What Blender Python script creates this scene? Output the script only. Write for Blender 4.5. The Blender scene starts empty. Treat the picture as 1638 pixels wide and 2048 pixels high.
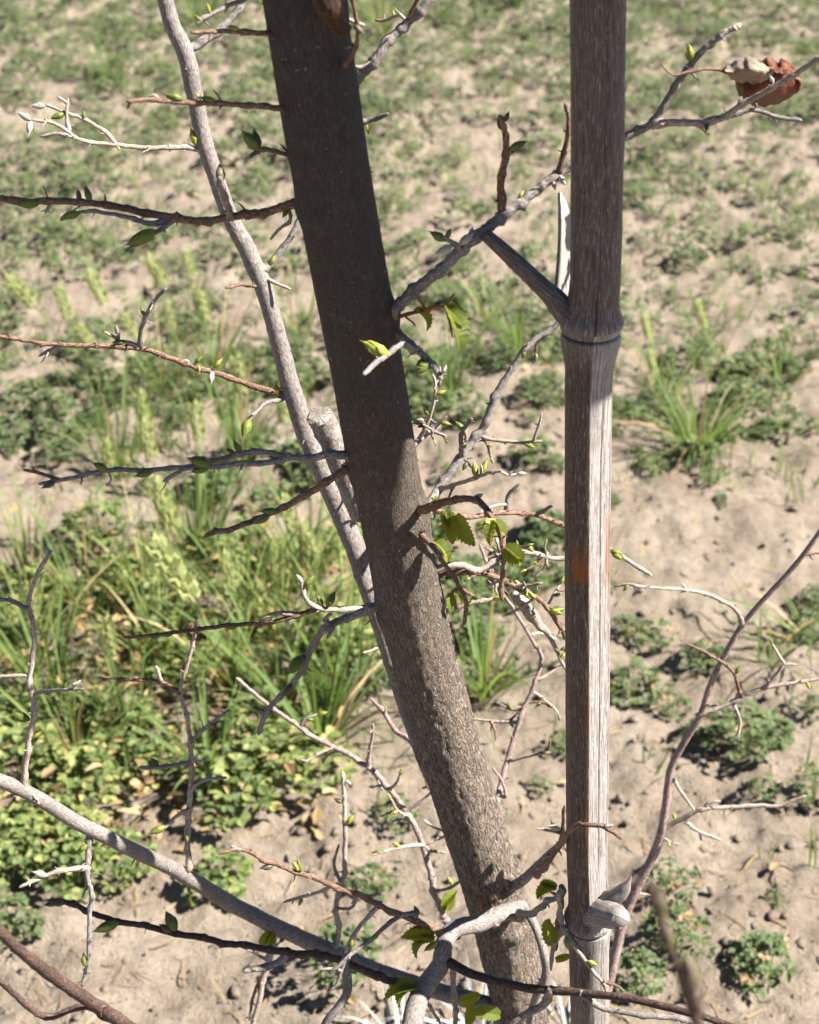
import bpy, math, random
import numpy as np
from mathutils import Vector, Matrix, noise, Quaternion

# ------------------------------------------------------------------ camera, sky, sun, exposure
sc = bpy.context.scene
col = sc.collection
CAM_H, PITCH, FPX, CX, CY = 1.6, math.radians(30.0), 3286.0, 819.0, 1024.0
cam = bpy.data.cameras.new('camera')
cam.sensor_fit = 'HORIZONTAL'
cam.sensor_width = 36.0
cam.lens = 36.0 * FPX / 1638.0
cam.clip_start, cam.clip_end = 0.05, 500.0
cam.dof.use_dof = True
cam.dof.focus_distance = 1.15
cam.dof.aperture_fstop = 15.0
camo = bpy.data.objects.new('camera', cam)
camo.location = (0, 0, CAM_H)
camo.rotation_euler = (math.pi / 2 - PITCH, 0, 0)
col.objects.link(camo)
sc.camera = camo

SUN_AZ, SUN_EL = math.radians(99.0), math.radians(47.0)     # azimuth from +Y towards +X
SUN = Vector((math.sin(SUN_AZ) * math.cos(SUN_EL), math.cos(SUN_AZ) * math.cos(SUN_EL), math.sin(SUN_EL)))
world = bpy.data.worlds.new('World')
sc.world = world
world.use_nodes = True
wn = world.node_tree
sky = wn.nodes.new('ShaderNodeTexSky')
sky.sky_type = 'NISHITA'
sky.sun_disc = False
sky.sun_elevation = SUN_EL
sky.sun_rotation = SUN_AZ
sky.air_density = 0.5
sky.dust_density = 0.3
sky.altitude = 1200
wn.links.new(sky.outputs[0], wn.nodes['Background'].inputs[0])
wn.nodes['Background'].inputs[1].default_value = 0.05
sl = bpy.data.lights.new('sun', 'SUN')
sl.energy = 5.0
sl.angle = math.radians(0.5)
sl.color = (1.0, 0.965, 0.91)
slo = bpy.data.objects.new('sun', sl)
slo.rotation_euler = SUN.to_track_quat('Z', 'Y').to_euler()
slo.location = (3, 0, 5)
col.objects.link(slo)
sc.view_settings.view_transform = 'Standard'
sc.view_settings.look = 'None'
sc.view_settings.gamma = 1.0
sc.view_settings.exposure = 2.05
sc.render.engine = 'CYCLES'
sc.cycles.use_denoising = True
sc.cycles.max_bounces = 8
sc.cycles.transparent_max_bounces = 8

# ------------------------------------------------------------------ helpers
rnd = random.Random(11)
FW = Vector((0, math.cos(PITCH), -math.sin(PITCH)))
RT = Vector((1, 0, 0))
UP = Vector((0, math.sin(PITCH), math.cos(PITCH)))
CAM = Vector((0, 0, CAM_H))


def ray(x, y):
    return FW + RT * ((x - CX) / FPX) - UP * ((y - CY) / FPX)


def at(x, y, Y):
    """photo pixel + distance out from the photographer -> world point, and metres per photo pixel there"""
    r = ray(x, y)
    t = Y / r.y
    return CAM + r * t, t / FPX


def gr(x, y):
    r = ray(x, y)
    t = -CAM_H / r.z
    return CAM + r * t, t / FPX


def pix(p):
    d = Vector(p) - CAM
    z = d.dot(FW)
    return CX + FPX * d.x / z, CY - FPX * d.dot(UP) / z, z


def tag(o, label=None, cat=None, group=None, kind=None):
    if label: o['label'] = label
    if cat: o['category'] = cat
    if group: o['group'] = group
    if kind: o['kind'] = kind
    return o


def empty(name, loc=(0, 0, 0)):
    o = bpy.data.objects.new(name, None)
    o.location = loc
    o.empty_display_size = 0.05
    col.objects.link(o)
    return o


def inst(name, me, parent=None, mat=None):
    o = bpy.data.objects.new(name, me)
    if mat is not None: o.matrix_world = mat
    if parent is not None:
        o.parent = parent
        PARENTED.append((o, parent))
    col.objects.link(o)
    return o


PARENTED = []


class MB:
    def __init__(s):
        s.v, s.f, s.uv, s.m = [], [], [], []

    def face(s, idx, uv=None, m=0):
        s.f.append(idx)
        s.uv.extend(uv if uv else [(0, 0)] * len(idx))
        s.m.append(m)

    def tube(s, P, R, sides=8, cap0=True, cap1=True, rough=0.0, seed=0.0, v0=0.0, m=0, shape=None, u_scale=1.0):
        n = len(P)
        base = len(s.v)
        circ = 2 * math.pi * sum(R) / n * u_scale
        T = []
        for i in range(n):
            t = (P[min(i + 1, n - 1)] - P[max(i - 1, 0)])
            T.append(t.normalized() if t.length > 1e-9 else Vector((0, 0, 1)))
        ref = Vector((0, -1, 0)) if abs(T[0].y) < 0.9 else Vector((0, 0, 1))
        N = (ref - T[0] * ref.dot(T[0])).normalized()
        L = v0
        ls = []
        for i in range(n):
            if i: L += (P[i] - P[i - 1]).length
            ls.append(L)
            N = (N - T[i] * N.dot(T[i])).normalized()
            Bn = T[i].cross(N)
            for k in range(sides):
                a = 2 * math.pi * k / sides
                r = R[i]
                if rough:
                    q = Vector((math.cos(a) * R[i] * 260, math.sin(a) * R[i] * 260, L * 120 + seed * 13.1))
                    r *= 1 + rough * noise.noise(q)
                if shape: r = shape(i, a, L, r)
                s.v.append(P[i] + N * (r * math.cos(a)) + Bn * (r * math.sin(a)))
        for i in range(n - 1):
            c = circ
            for k in range(sides):
                k2 = (k + 1) % sides
                u0, u1 = c * k / sides, c * (k + 1) / sides
                s.face((base + i * sides + k, base + i * sides + k2, base + (i + 1) * sides + k2, base + (i + 1) * sides + k),
                       [(u0, ls[i]), (u1, ls[i]), (u1, ls[i + 1]), (u0, ls[i + 1])], m)
        if cap0: s.face(tuple(base + k for k in reversed(range(sides))), None, m)
        if cap1: s.face(tuple(base + (n - 1) * sides + k for k in range(sides)), None, m)
        return ls

    def mesh(s, name, mats, smooth=True):
        me = bpy.data.meshes.new(name)
        me.from_pydata([tuple(v) for v in s.v], [], s.f)
        for m in mats: me.materials.append(m)
        uvl = me.uv_layers.new(name='UVMap')
        uvl.data.foreach_set('uv', np.array(s.uv, dtype=np.float32).ravel())
        me.polygons.foreach_set('material_index', np.array(s.m, dtype=np.int32))
        me.polygons.foreach_set('use_smooth', np.full(len(s.f), smooth, dtype=bool))
        me.update()
        return me

    def build(s, name, mats, parent=None, smooth=True):
        return inst(name, s.mesh(name, mats, smooth), parent)


def catmull(pts, per):
    """pts: list of tuples; resample smoothly"""
    a = [np.array(p, float) for p in pts]
    if len(a) == 2:
        return [a[0] + (a[1] - a[0]) * t for t in np.linspace(0, 1, max(per * 2, 3))]
    ext = [2 * a[0] - a[1]] + a + [2 * a[-1] - a[-2]]
    out = []
    for i in range(1, len(ext) - 2):
        p0, p1, p2, p3 = ext[i - 1:i + 3]
        for j in range(per):
            t = j / per
            out.append(0.5 * ((2 * p1) + (-p0 + p2) * t + (2 * p0 - 5 * p1 + 4 * p2 - p3) * t * t + (-p0 + 3 * p1 - 3 * p2 + p3) * t ** 3))
    out.append(a[-1])
    return out


def lerp(table, x):
    if x <= table[0][0]: return table[0][1]
    for (a, b), (c, d) in zip(table, table[1:]):
        if x <= c: return b + (d - b) * (x - a) / (c - a)
    return table[-1][1]


# ------------------------------------------------------------------ materials
class NT:
    def __init__(s, name, rough=0.8, spec=0.3):
        s.mat = bpy.data.materials.new(name)
        s.mat.use_nodes = True
        s.n = s.mat.node_tree.nodes
        s.l = s.mat.node_tree.links
        s.b = s.n['Principled BSDF']
        s.out = s.n['Material Output']
        s.b.inputs['Roughness'].default_value = rough
        s.b.inputs['Specular IOR Level'].default_value = spec
        s.tc = s.n.new('ShaderNodeTexCoord')

    def map(s, out, scale):
        m = s.n.new('ShaderNodeMapping')
        m.inputs['Scale'].default_value = scale
        s.l.new(s.tc.outputs[out], m.inputs[0])
        return m.outputs[0]

    def noise(s, vec, scale, detail=4, rough=0.6, dist=0.0):
        t = s.n.new('ShaderNodeTexNoise')
        t.inputs['Scale'].default_value = scale
        t.inputs['Detail'].default_value = detail
        t.inputs['Roughness'].default_value = rough
        t.inputs['Distortion'].default_value = dist
        if vec is not None: s.l.new(vec, t.inputs['Vector'])
        return t.outputs[0]

    def vor(s, vec, scale, feature='F1'):
        t = s.n.new('ShaderNodeTexVoronoi')
        t.feature = feature
        t.inputs['Scale'].default_value = scale
        if vec is not None: s.l.new(vec, t.inputs['Vector'])
        return t.outputs[0]

    def ramp(s, fac, stops):
        r = s.n.new('ShaderNodeValToRGB')
        e = r.color_ramp.elements
        while len(e) < len(stops): e.new(0.5)
        for q, (p, c) in zip(e, stops):
            q.position = p
            q.color = (c[0], c[1], c[2], 1) if isinstance(c, (tuple, list)) else (c, c, c, 1)
        s.l.new(fac, r.inputs[0])
        return r.outputs[0]

    def mix(s, fac, a, b, mode='MIX'):
        m = s.n.new('ShaderNodeMix')
        m.data_type = 'RGBA'
        m.blend_type = mode
        for sock, val in ((0, fac), (6, a), (7, b)):
            if hasattr(val, 'is_linked') or hasattr(val, 'links'):
                s.l.new(val, m.inputs[sock])
            elif isinstance(val, (int, float)):
                m.inputs[sock].default_value = val if sock == 0 else (val, val, val, 1)
            else:
                m.inputs[sock].default_value = (val[0], val[1], val[2], 1)
        return m.outputs[2]

    def math(s, op, a, b=0.0):
        m = s.n.new('ShaderNodeMath')
        m.operation = op
        for i, v in enumerate((a, b)):
            if hasattr(v, 'links'): s.l.new(v, m.inputs[i])
            else: m.inputs[i].default_value = v
        return m.outputs[0]

    def attr(s, name):
        a = s.n.new('ShaderNodeAttribute')
        a.attribute_name = name
        return a.outputs['Color']

    def objrand(s):
        return s.n.new('ShaderNodeObjectInfo').outputs['Random']

    def bump(s, h, strength, dist):
        b = s.n.new('ShaderNodeBump')
        b.inputs['Strength'].default_value = strength
        b.inputs['Distance'].default_value = dist
        s.l.new(h, b.inputs['Height'])
        s.l.new(b.outputs[0], s.b.inputs['Normal'])
        return b.outputs[0]

    def color(s, c):
        if hasattr(c, 'links'): s.l.new(c, s.b.inputs['Base Color'])
        else: s.b.inputs['Base Color'].default_value = (*c, 1)

    def translucent(s, fac, c):
        t = s.n.new('ShaderNodeBsdfTranslucent')
        if hasattr(c, 'links'): s.l.new(c, t.inputs[0])
        else: t.inputs[0].default_value = (*c, 1)
        m = s.n.new('ShaderNodeMixShader')
        m.inputs[0].default_value = fac
        s.l.new(s.b.outputs[0], m.inputs[1])
        s.l.new(t.outputs[0], m.inputs[2])
        s.l.new(m.outputs[0], s.out.inputs[0])


def mat_trunk():
    t = NT('trunk_bark', 0.9, 0.12)
    sep = t.n.new('ShaderNodeSeparateXYZ')
    t.l.new(t.tc.outputs['Object'], sep.inputs[0])
    big = t.noise(t.map('UV', (1, 0.6, 1)), 40, 4, 0.6)
    mid = t.noise(t.map('UV', (1, 0.8, 1)), 130, 4, 0.6)
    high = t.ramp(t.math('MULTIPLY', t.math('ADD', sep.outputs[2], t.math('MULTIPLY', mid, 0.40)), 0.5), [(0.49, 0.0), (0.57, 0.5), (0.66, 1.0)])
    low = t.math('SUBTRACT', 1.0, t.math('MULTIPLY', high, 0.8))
    fine = t.noise(t.map('UV', (1, 0.22, 1)), 1000, 6, 0.7, 0.3)
    n1 = t.noise(t.map('UV', (1, 0.2, 1)), 330, 3, 0.55, 0.9)
    n2 = t.noise(t.map('UV', (1, 0.36, 1)), 520, 2, 0.5, 1.4)
    r1 = t.math('ABSOLUTE', t.math('SUBTRACT', n1, 0.5))
    r2 = t.math('ABSOLUTE', t.math('SUBTRACT', n2, 0.5))
    c = t.ramp(fine, [(0.28, (0.12, 0.088, 0.064)), (0.5, (0.275, 0.215, 0.165)), (0.74, (0.46, 0.375, 0.30))])
    c = t.mix(t.ramp(big, [(0.4, 0.0), (0.7, 0.4)]), c, (0.17, 0.155, 0.135))
    c = t.mix(t.math('MULTIPLY', high, 0.8), c, t.ramp(mid, [(0.3, (0.007, 0.0065, 0.006)), (0.55, (0.015, 0.0142, 0.0132)), (0.72, (0.04, 0.038, 0.035))]))  # upper trunk blackened to paint its shade into the bark colour
    c = t.mix(t.math('MULTIPLY', low, t.ramp(r1, [(0.0, 0.9), (0.045, 0.0)])), c, (0.03, 0.021, 0.016))
    c = t.mix(t.math('MULTIPLY', low, t.ramp(r2, [(0.0, 0.6), (0.03, 0.0)])), c, (0.04, 0.028, 0.021))
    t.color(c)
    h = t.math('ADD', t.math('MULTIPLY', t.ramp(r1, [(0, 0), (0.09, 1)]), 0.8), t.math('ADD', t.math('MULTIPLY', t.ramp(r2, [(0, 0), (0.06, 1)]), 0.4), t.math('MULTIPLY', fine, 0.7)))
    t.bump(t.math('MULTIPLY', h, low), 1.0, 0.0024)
    return t.mat


def mat_twig(name, dark, mid, light, sp=0.62):
    t = NT(name, 0.75, 0.25)
    dark, mid, light = [tuple(k * v for v in q) for k, q in ((0.6, dark), (0.74, mid), (0.9, light))]
    f = t.noise(t.map('UV', (1, 0.35, 1)), 800, 5, 0.65)
    s = t.vor(t.map('UV', (1, 0.7, 1)), 520)
    big = t.noise(t.tc.outputs['Object'], 60, 3)
    c = t.ramp(f, [(0.28, dark), (0.5, mid), (0.75, light)])
    c = t.mix(t.ramp(s, [(0.10, 0.7), (0.2, 0.0)]), c, [min(1, q * 1.25) for q in light])
    c = t.mix(t.ramp(big, [(0.4, 0.0), (sp, 0.45)]), c, dark)
    t.color(c)
    t.bump(t.math('ADD', f, t.math('MULTIPLY', s, -0.6)), 0.6, 0.0006)
    return t.mat


def mat_bamboo():
    t = NT('weathered_bamboo', 0.62, 0.3)
    v = t.map('UV', (1, 0.035, 1))
    streak = t.noise(v, 900, 6, 0.65, 0.15)
    flake = t.noise(t.map('UV', (1, 0.10, 1)), 1250, 5, 0.7, 0.8)
    big = t.noise(t.map('UV', (1, 0.12, 1)), 60, 3, 0.5)
    c = t.ramp(streak, [(0.30, (0.06, 0.042, 0.033)), (0.45, (0.19, 0.16, 0.138)), (0.68, (0.34, 0.315, 0.29))])
    c = t.mix(t.ramp(flake, [(0.53, 0.0), (0.62, 0.75)]), c, (0.43, 0.425, 0.415))
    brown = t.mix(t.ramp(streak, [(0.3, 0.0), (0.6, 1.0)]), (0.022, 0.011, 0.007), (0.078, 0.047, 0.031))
    w = t.attr('wear_shade')  # red: shade painted as brown; green: bare patches; blue: cracks
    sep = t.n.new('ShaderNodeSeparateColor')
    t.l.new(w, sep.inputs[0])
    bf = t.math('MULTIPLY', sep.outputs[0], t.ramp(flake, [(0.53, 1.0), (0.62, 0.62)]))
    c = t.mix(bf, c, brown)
    orange = t.mix(t.ramp(streak, [(0.35, 0), (0.6, 1)]), (0.10, 0.028, 0.008), (0.23, 0.078, 0.022))
    c = t.mix(sep.outputs[1], c, orange)
    c = t.mix(sep.outputs[2], c, (0.016, 0.008, 0.006))
    t.color(c)
    t.bump(t.math('ADD', streak, t.math('MULTIPLY', flake, 0.8)), 0.4, 0.0005)
    return t.mat


def mat_bud(name, base, tip, spot):
    t = NT(name, 0.5, 0.35)
    base, tip, spot = [tuple(0.66 * v for v in q) for q in (base, tip, spot)]
    n = t.noise(t.tc.outputs['Object'], 7.0, 4)
    sep = t.n.new('ShaderNodeSeparateXYZ')
    t.l.new(t.tc.outputs['UV'], sep.inputs[0])
    c = t.ramp(sep.outputs[1], [(0.0, spot), (0.16, base), (0.70, base), (0.86, tip), (1.0, spot)])
    c = t.mix(t.ramp(n, [(0.52, 0.0), (0.66, 0.8)]), c, spot)
    c = t.mix(t.math('MULTIPLY', t.objrand(), 0.4), c, tip)
    t.color(c)
    t.translucent(0.18, base)
    return t.mat


def mat_leaf(name, c0, c1, tr=0.4, trc=(0.35, 0.5, 0.04), ns=3.0):
    t = NT(name, 0.5, 0.3)
    c0, c1, trc = [tuple(0.66 * v for v in q) for q in (c0, c1, trc)]
    n = t.noise(t.tc.outputs['Object'], ns, 5, 0.65)
    w = t.n.new('ShaderNodeTexWave')
    w.wave_type = 'BANDS'
    w.bands_direction = 'Y'
    w.inputs['Scale'].default_value = 2.6
    w.inputs['Distortion'].default_value = 1.2
    t.l.new(t.tc.outputs['UV'], w.inputs[0])
    c = t.ramp(n, [(0.3, c0), (0.7, c1)])
    c = t.mix(t.math('MULTIPLY', w.outputs[1], 0.06 if 'dead' in name else 0.25), c, [q * 1.5 for q in c1])
    t.color(c)
    t.translucent(tr, trc)
    t.bump(n if 'dead' in name else w.outputs[1], 0.8 if 'dead' in name else 0.4, 0.002)
    return t.mat


def mat_foliage(name, stops, tr, trc):
    t = NT(name, 0.6, 0.25)
    n = t.noise(t.tc.outputs['Object'], 14.0, 3)
    geo = t.n.new('ShaderNodeNewGeometry')
    isl = geo.outputs['Random Per Island']
    f = t.math('ADD', t.math('MULTIPLY', isl, 0.6), t.math('ADD', t.math('MULTIPLY', t.objrand(), 0.22), t.math('MULTIPLY', n, 0.2)))
    t.color(t.ramp(f, [(a, tuple(0.72 * v for v in q)) for a, q in stops]))
    t.translucent(tr, tuple(0.72 * v for v in trc))
    return t.mat


def mat_soil():
    t = NT('dry_soil', 0.95, 0.08)
    o = t.tc.outputs['Object']
    a = t.noise(o, 7, 5, 0.6)
    b = t.noise(o, 60, 6, 0.7)
    g = t.noise(o, 260, 4, 0.7)
    c = t.ramp(a, [(0.3, (0.215, 0.170, 0.126)), (0.5, (0.285, 0.232, 0.176)), (0.7, (0.325, 0.270, 0.210))])
    c = t.mix(t.ramp(b, [(0.35, 0.45), (0.6, 0.0)]), c, (0.135, 0.10, 0.072))
    c = t.mix(t.ramp(g, [(0.55, 0.0), (0.75, 0.35)]), c, (0.36, 0.305, 0.245))
    t.color(c)
    t.bump(t.math('ADD', b, t.math('MULTIPLY', g, 0.6)), 1.0, 0.013)
    return t.mat


M = {}
M['trunk'] = mat_trunk()
M['grey'] = mat_twig('grey_branch_bark', (0.10, 0.08, 0.068), (0.25, 0.215, 0.19), (0.46, 0.415, 0.37))
M['stem'] = mat_twig('smooth_stem_bark', (0.10, 0.082, 0.07), (0.225, 0.192, 0.17), (0.37, 0.325, 0.29), 0.75)
M['brown'] = mat_twig('red_brown_twig_bark', (0.075, 0.035, 0.022), (0.19, 0.105, 0.065), (0.40, 0.30, 0.225))
M['pale'] = mat_twig('pale_twig_bark', (0.20, 0.14, 0.10), (0.40, 0.32, 0.255), (0.60, 0.53, 0.46))
M['pink'] = mat_twig('pinkish_shoot_bark', (0.15, 0.09, 0.078), (0.32, 0.23, 0.20), (0.48, 0.39, 0.355))
M['dark'] = mat_twig('shade_darkened_shoot_bark', (0.035, 0.018, 0.014), (0.085, 0.048, 0.036), (0.20, 0.145, 0.115))  # brown deepened to stand for shade lying on the near shoots
M['cut'] = mat_twig('cut_wood', (0.04, 0.03, 0.022), (0.30, 0.26, 0.21), (0.62, 0.58, 0.52))
M['wound'] = mat_twig('healing_wood', (0.02, 0.012, 0.008), (0.07, 0.032, 0.014), (0.16, 0.085, 0.04))
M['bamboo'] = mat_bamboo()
_t = NT('weathered_stump', 0.8, 0.2)
_n = _t.noise(_t.tc.outputs['Object'], 420, 5, 0.7)
_d = _t.noise(_t.tc.outputs['Object'], 900, 2, 0.5)
_c = _t.ramp(_n, [(0.3, (0.07, 0.06, 0.05)), (0.5, (0.15, 0.14, 0.125)), (0.68, (0.30, 0.285, 0.26))])
_t.color(_t.mix(_t.ramp(_d, [(0.62, 0.0), (0.7, 0.8)]), _c, (0.03, 0.025, 0.02)))
_t.bump(_n, 0.7, 0.0012)
M['stump'] = _t.mat
M['bud_green'] = mat_bud('bud_green', (0.17, 0.23, 0.035), (0.30, 0.30, 0.06), (0.085, 0.05, 0.03))
M['bud_yellow'] = mat_bud('bud_yellow_green', (0.38, 0.42, 0.05), (0.52, 0.50, 0.12), (0.26, 0.16, 0.05))
M['bud_brown'] = mat_bud('bud_brown', (0.13, 0.11, 0.05), (0.20, 0.17, 0.08), (0.07, 0.04, 0.03))
M['bud_pale'] = mat_bud('bud_pale_husk', (0.58, 0.52, 0.42), (0.70, 0.66, 0.58), (0.34, 0.26, 0.19))
M['leaf'] = mat_leaf('young_leaf', (0.10, 0.145, 0.02), (0.22, 0.26, 0.035), 0.45, (0.46, 0.50, 0.03))
M['petiole'] = mat_twig('red_petiole', (0.14, 0.03, 0.015), (0.30, 0.085, 0.035), (0.42, 0.19, 0.08))
M['dead'] = mat_leaf('dead_leaf_brown', (0.12, 0.030, 0.014), (0.30, 0.10, 0.045), 0.30, (0.55, 0.11, 0.03), 190)
M['dead_pale'] = mat_leaf('dead_leaf_pale', (0.20, 0.12, 0.07), (0.58, 0.46, 0.35), 0.25, (0.5, 0.33, 0.2), 170)
M['clover'] = mat_foliage('clover_leaf', [(0.12, (0.048, 0.072, 0.03)), (0.45, (0.10, 0.135, 0.055)), (0.72, (0.17, 0.20, 0.085)), (0.95, (0.29, 0.29, 0.12))], 0.25, (0.22, 0.28, 0.06))
M['lush'] = mat_foliage('lush_leaf', [(0.1, (0.05, 0.08, 0.028)), (0.38, (0.12, 0.165, 0.055)), (0.6, (0.22, 0.265, 0.085)), (0.8, (0.36, 0.36, 0.12)), (0.97, (0.48, 0.39, 0.15))], 0.32, (0.30, 0.37, 0.07))
M['field'] = mat_foliage('field_leaf', [(0.12, (0.055, 0.080, 0.034)), (0.45, (0.115, 0.15, 0.064)), (0.72, (0.185, 0.215, 0.10)), (0.95, (0.28, 0.29, 0.14))], 0.25, (0.23, 0.29, 0.07))
M['straw'] = mat_foliage('withered_leaf', [(0.1, (0.17, 0.095, 0.045)), (0.5, (0.36, 0.24, 0.11)), (0.9, (0.54, 0.43, 0.22))], 0.25, (0.4, 0.26, 0.1))
M['grass'] = mat_foliage('grass_blade', [(0.1, (0.075, 0.125, 0.035)), (0.5, (0.14, 0.21, 0.06)), (0.9, (0.26, 0.33, 0.11))], 0.4, (0.30, 0.42, 0.08))
M['lime'] = mat_foliage('lime_grass_blade', [(0.1, (0.11, 0.15, 0.04)), (0.5, (0.22, 0.28, 0.08)), (0.9, (0.40, 0.43, 0.15))], 0.45, (0.42, 0.50, 0.10))
M['silver'] = mat_foliage('bleached_grass', [(0.1, (0.38, 0.39, 0.38)), (0.9, (0.66, 0.66, 0.63))], 0.2, (0.5, 0.5, 0.45))
M['head'] = mat_foliage('seed_head', [(0.1, (0.30, 0.34, 0.11)), (0.9, (0.50, 0.52, 0.22))], 0.45, (0.55, 0.60, 0.22))
M['soil'] = mat_soil()

# ------------------------------------------------------------------ the ground
def gh(x, y):
    p = Vector((x, y, 0))
    h = 0.030 * noise.noise(p * 1.7) + 0.028 * noise.noise(p * 5.5 + Vector((3, 7, 1)))
    c = noise.noise(p * 16 + Vector((9, 1, 4)))
    h += 0.017 * c + 0.014 * abs(noise.noise(p * 30)) + 0.007 * noise.noise(p * 55 + Vector((2, 5, 0))) + 0.0045 * abs(noise.noise(p * 95))
    return h


def ground():
    xs = list(np.arange(-2.4, -1.2, 0.03)) + list(np.arange(-1.2, 1.2, 0.0095)) + list(np.arange(1.2, 2.4001, 0.03))
    for st in (0.12, 0.5, 2, 8, 30, 90): xs = [xs[0] - st] + xs + [xs[-1] + st]
    ys, y = [-90.0, -30.0, -9.0, -2.5, -0.6, 0.2, 0.7, 1.0, 1.15], 1.25
    while y < 9.0:
        ys.append(y)
        y += 0.0046 * y
    ys += [9.5, 11, 15, 24, 50, 110, 260]
    nx, ny = len(xs), len(ys)
    verts = [(x, y, gh(x, y)) for y in ys for x in xs]
    i = np.arange(nx - 1)[None, :] + nx * np.arange(ny - 1)[:, None]
    f = np.stack([i, i + 1, i + 1 + nx, i + nx], -1).reshape(-1, 4)
    me = bpy.data.meshes.new('soil')
    me.from_pydata(verts, [], f.tolist())
    me.materials.append(M['soil'])
    me.polygons.foreach_set('use_smooth', np.ones(len(f), bool))
    o = inst('ground', me)
    tag(o, 'pale dry crumbly bare soil of the field', 'ground', kind='structure')


ground()


def clods():
    r = random.Random(5)
    V, F = [], []
    ico = [(0, 0, 1), (.894, 0, .447), (.276, .851, .447), (-.724, .526, .447), (-.724, -.526, .447), (.276, -.851, .447),
           (.724, .526, -.447), (-.276, .851, -.447), (-.894, 0, -.447), (-.276, -.851, -.447), (.724, -.526, -.447), (0, 0, -1)]
    fc = [(0, 1, 2), (0, 2, 3), (0, 3, 4), (0, 4, 5), (0, 5, 1), (1, 6, 2), (2, 7, 3), (3, 8, 4), (4, 9, 5), (5, 10, 1),
          (6, 7, 2), (7, 8, 3), (8, 9, 4), (9, 10, 5), (10, 6, 1), (11, 7, 6), (11, 8, 7), (11, 9, 8), (11, 10, 9), (11, 6, 10)]
    for k in range(11000):
        y = 1.2 + 5.5 * r.random() ** 1.6
        x = (r.random() * 2 - 1) * (0.35 * y + 0.3)
        s = 0.0016 + 0.0095 * r.random() ** 6
        z = gh(x, y) + s * 0.25
        b = len(V)
        a = r.random() * 6.28
        for p in ico:
            j = s * (0.55 + 0.9 * r.random())
            V.append((x + j * (p[0] * math.cos(a) - p[1] * math.sin(a)), y + j * (p[0] * math.sin(a) + p[1] * math.cos(a)), z + j * 0.5 * p[2]))
        F += [(b + q[0], b + q[1], b + q[2]) for q in fc]
    me = bpy.data.meshes.new('clods')
    me.from_pydata(V, [], F)
    me.materials.append(M['soil'])
    me.polygons.foreach_set('use_smooth', np.ones(len(F), bool))
    tag(inst('soil_crumbs', me), 'small pale clods and crumbs of soil strewn over the ground', 'soil', kind='stuff')


clods()

# ------------------------------------------------------------------ the young tree
TRUNK_Y = [(-400, 0.965), (0, 0.956), (300, 0.950), (600, 0.952), (800, 0.966), (1000, 0.988), (1200, 1.006), (1400, 1.022), (1900, 1.050), (2300, 1.065)]
tree = empty('young_tree', (0.19, 1.075, 0.0))
tag(tree, 'slender leaning young tree with dark grey trunk and budding twigs', 'tree')


def trunk():
    C = [(520, -420, 170), (575, -170, 172), (607, 0, 176), (632, 150, 174), (656, 300, 170), (682, 450, 167), (709, 600, 163), (736, 750, 155), (762, 900, 149),
         (780, 1000, 145), (800, 1100, 143), (824, 1220, 139), (850, 1320, 137), (874, 1400, 135), (902, 1500, 131), (931, 1600, 128), (962, 1700, 126),
         (990, 1790, 124), (1004, 1840, 124), (1022, 1930, 117), (1043, 2048, 114), (1075, 2300, 108), (1095, 2560, 104), (1105, 2900, 100)]
    S = catmull([(x, y, lerp(TRUNK_Y, y), w) for x, y, w in C], 26)
    P, R = [], []
    for x, y, Y, w in S:
        p, m = at(x, y, Y)
        P.append(p)
        R.append(w * m * 0.5 * 0.93)
    # carry on down to the soil
    last, d = P[-1].copy(), (P[-1] - P[-30]).normalized()
    base = Vector((0.19, 1.075, -0.03))
    k = 12
    for i in range(1, k + 1):
        P.append(last.lerp(base, i / k))
        R.append(R[len(S) - 1] * (1 + 0.25 * (i / k) ** 2))
    P.reverse(); R.reverse()

    def shape(i, a, L, r):
        p = P[i]
        ca, sa = math.cos(a), math.sin(a)
        z = p.z
        rough = min(1.0, max(0.12, (1.12 - z) / 0.3))
        q = Vector((ca * 8.5, sa * 8.5, z * 38))
        big = noise.noise(Vector((ca * 1.4, sa * 1.4, z * 9)))
        n1 = noise.noise(q * 1.0)
        n2 = noise.noise(Vector((ca * 17, sa * 17, z * 110)) + Vector((n1 * 2, 0, 0)))
        n3 = noise.noise(Vector((ca * 30, sa * 30, z * 260)))
        r += 0.0011 * big
        r += rough * (0.00065 * (1 - abs(n1) * 2) + 0.00062 * (1 - 2.4 * abs(n2)) + 0.0003 * n3)
        # swollen knots where branches leave
        for kx, ky, ks, kh in KNOTS:
            dz = (p.z - kx) / ks
            if abs(dz) < 2.5:
                da = math.atan2(math.sin(a - ky), math.cos(a - ky))
                r += kh * math.exp(-dz * dz - (da / 0.75) ** 2)
        return r

    mb = MB()
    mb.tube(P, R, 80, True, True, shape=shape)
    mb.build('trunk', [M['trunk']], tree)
    return P, R


def zt(py): return at(800, py, lerp(TRUNK_Y, py))[0].z


# angle: 0 faces the photographer, growing anticlockwise seen from above the axis
KNOTS = [(zt(1830), 0.35, 0.014, 0.0045), (zt(640), 1.2, 0.012, 0.0032), (zt(20), 0.75, 0.010, 0.004), (zt(1030), 1.5, 0.012, 0.003),
         (zt(925), -1.5, 0.012, 0.002), (zt(1215), -1.5, 0.013, 0.0025), (zt(1500), -1.6, 0.017, 0.0035), (zt(405), -1.5, 0.008, 0.002), (zt(1750), 1.5, 0.012, 0.003)]
TP, TR = trunk()


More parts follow.
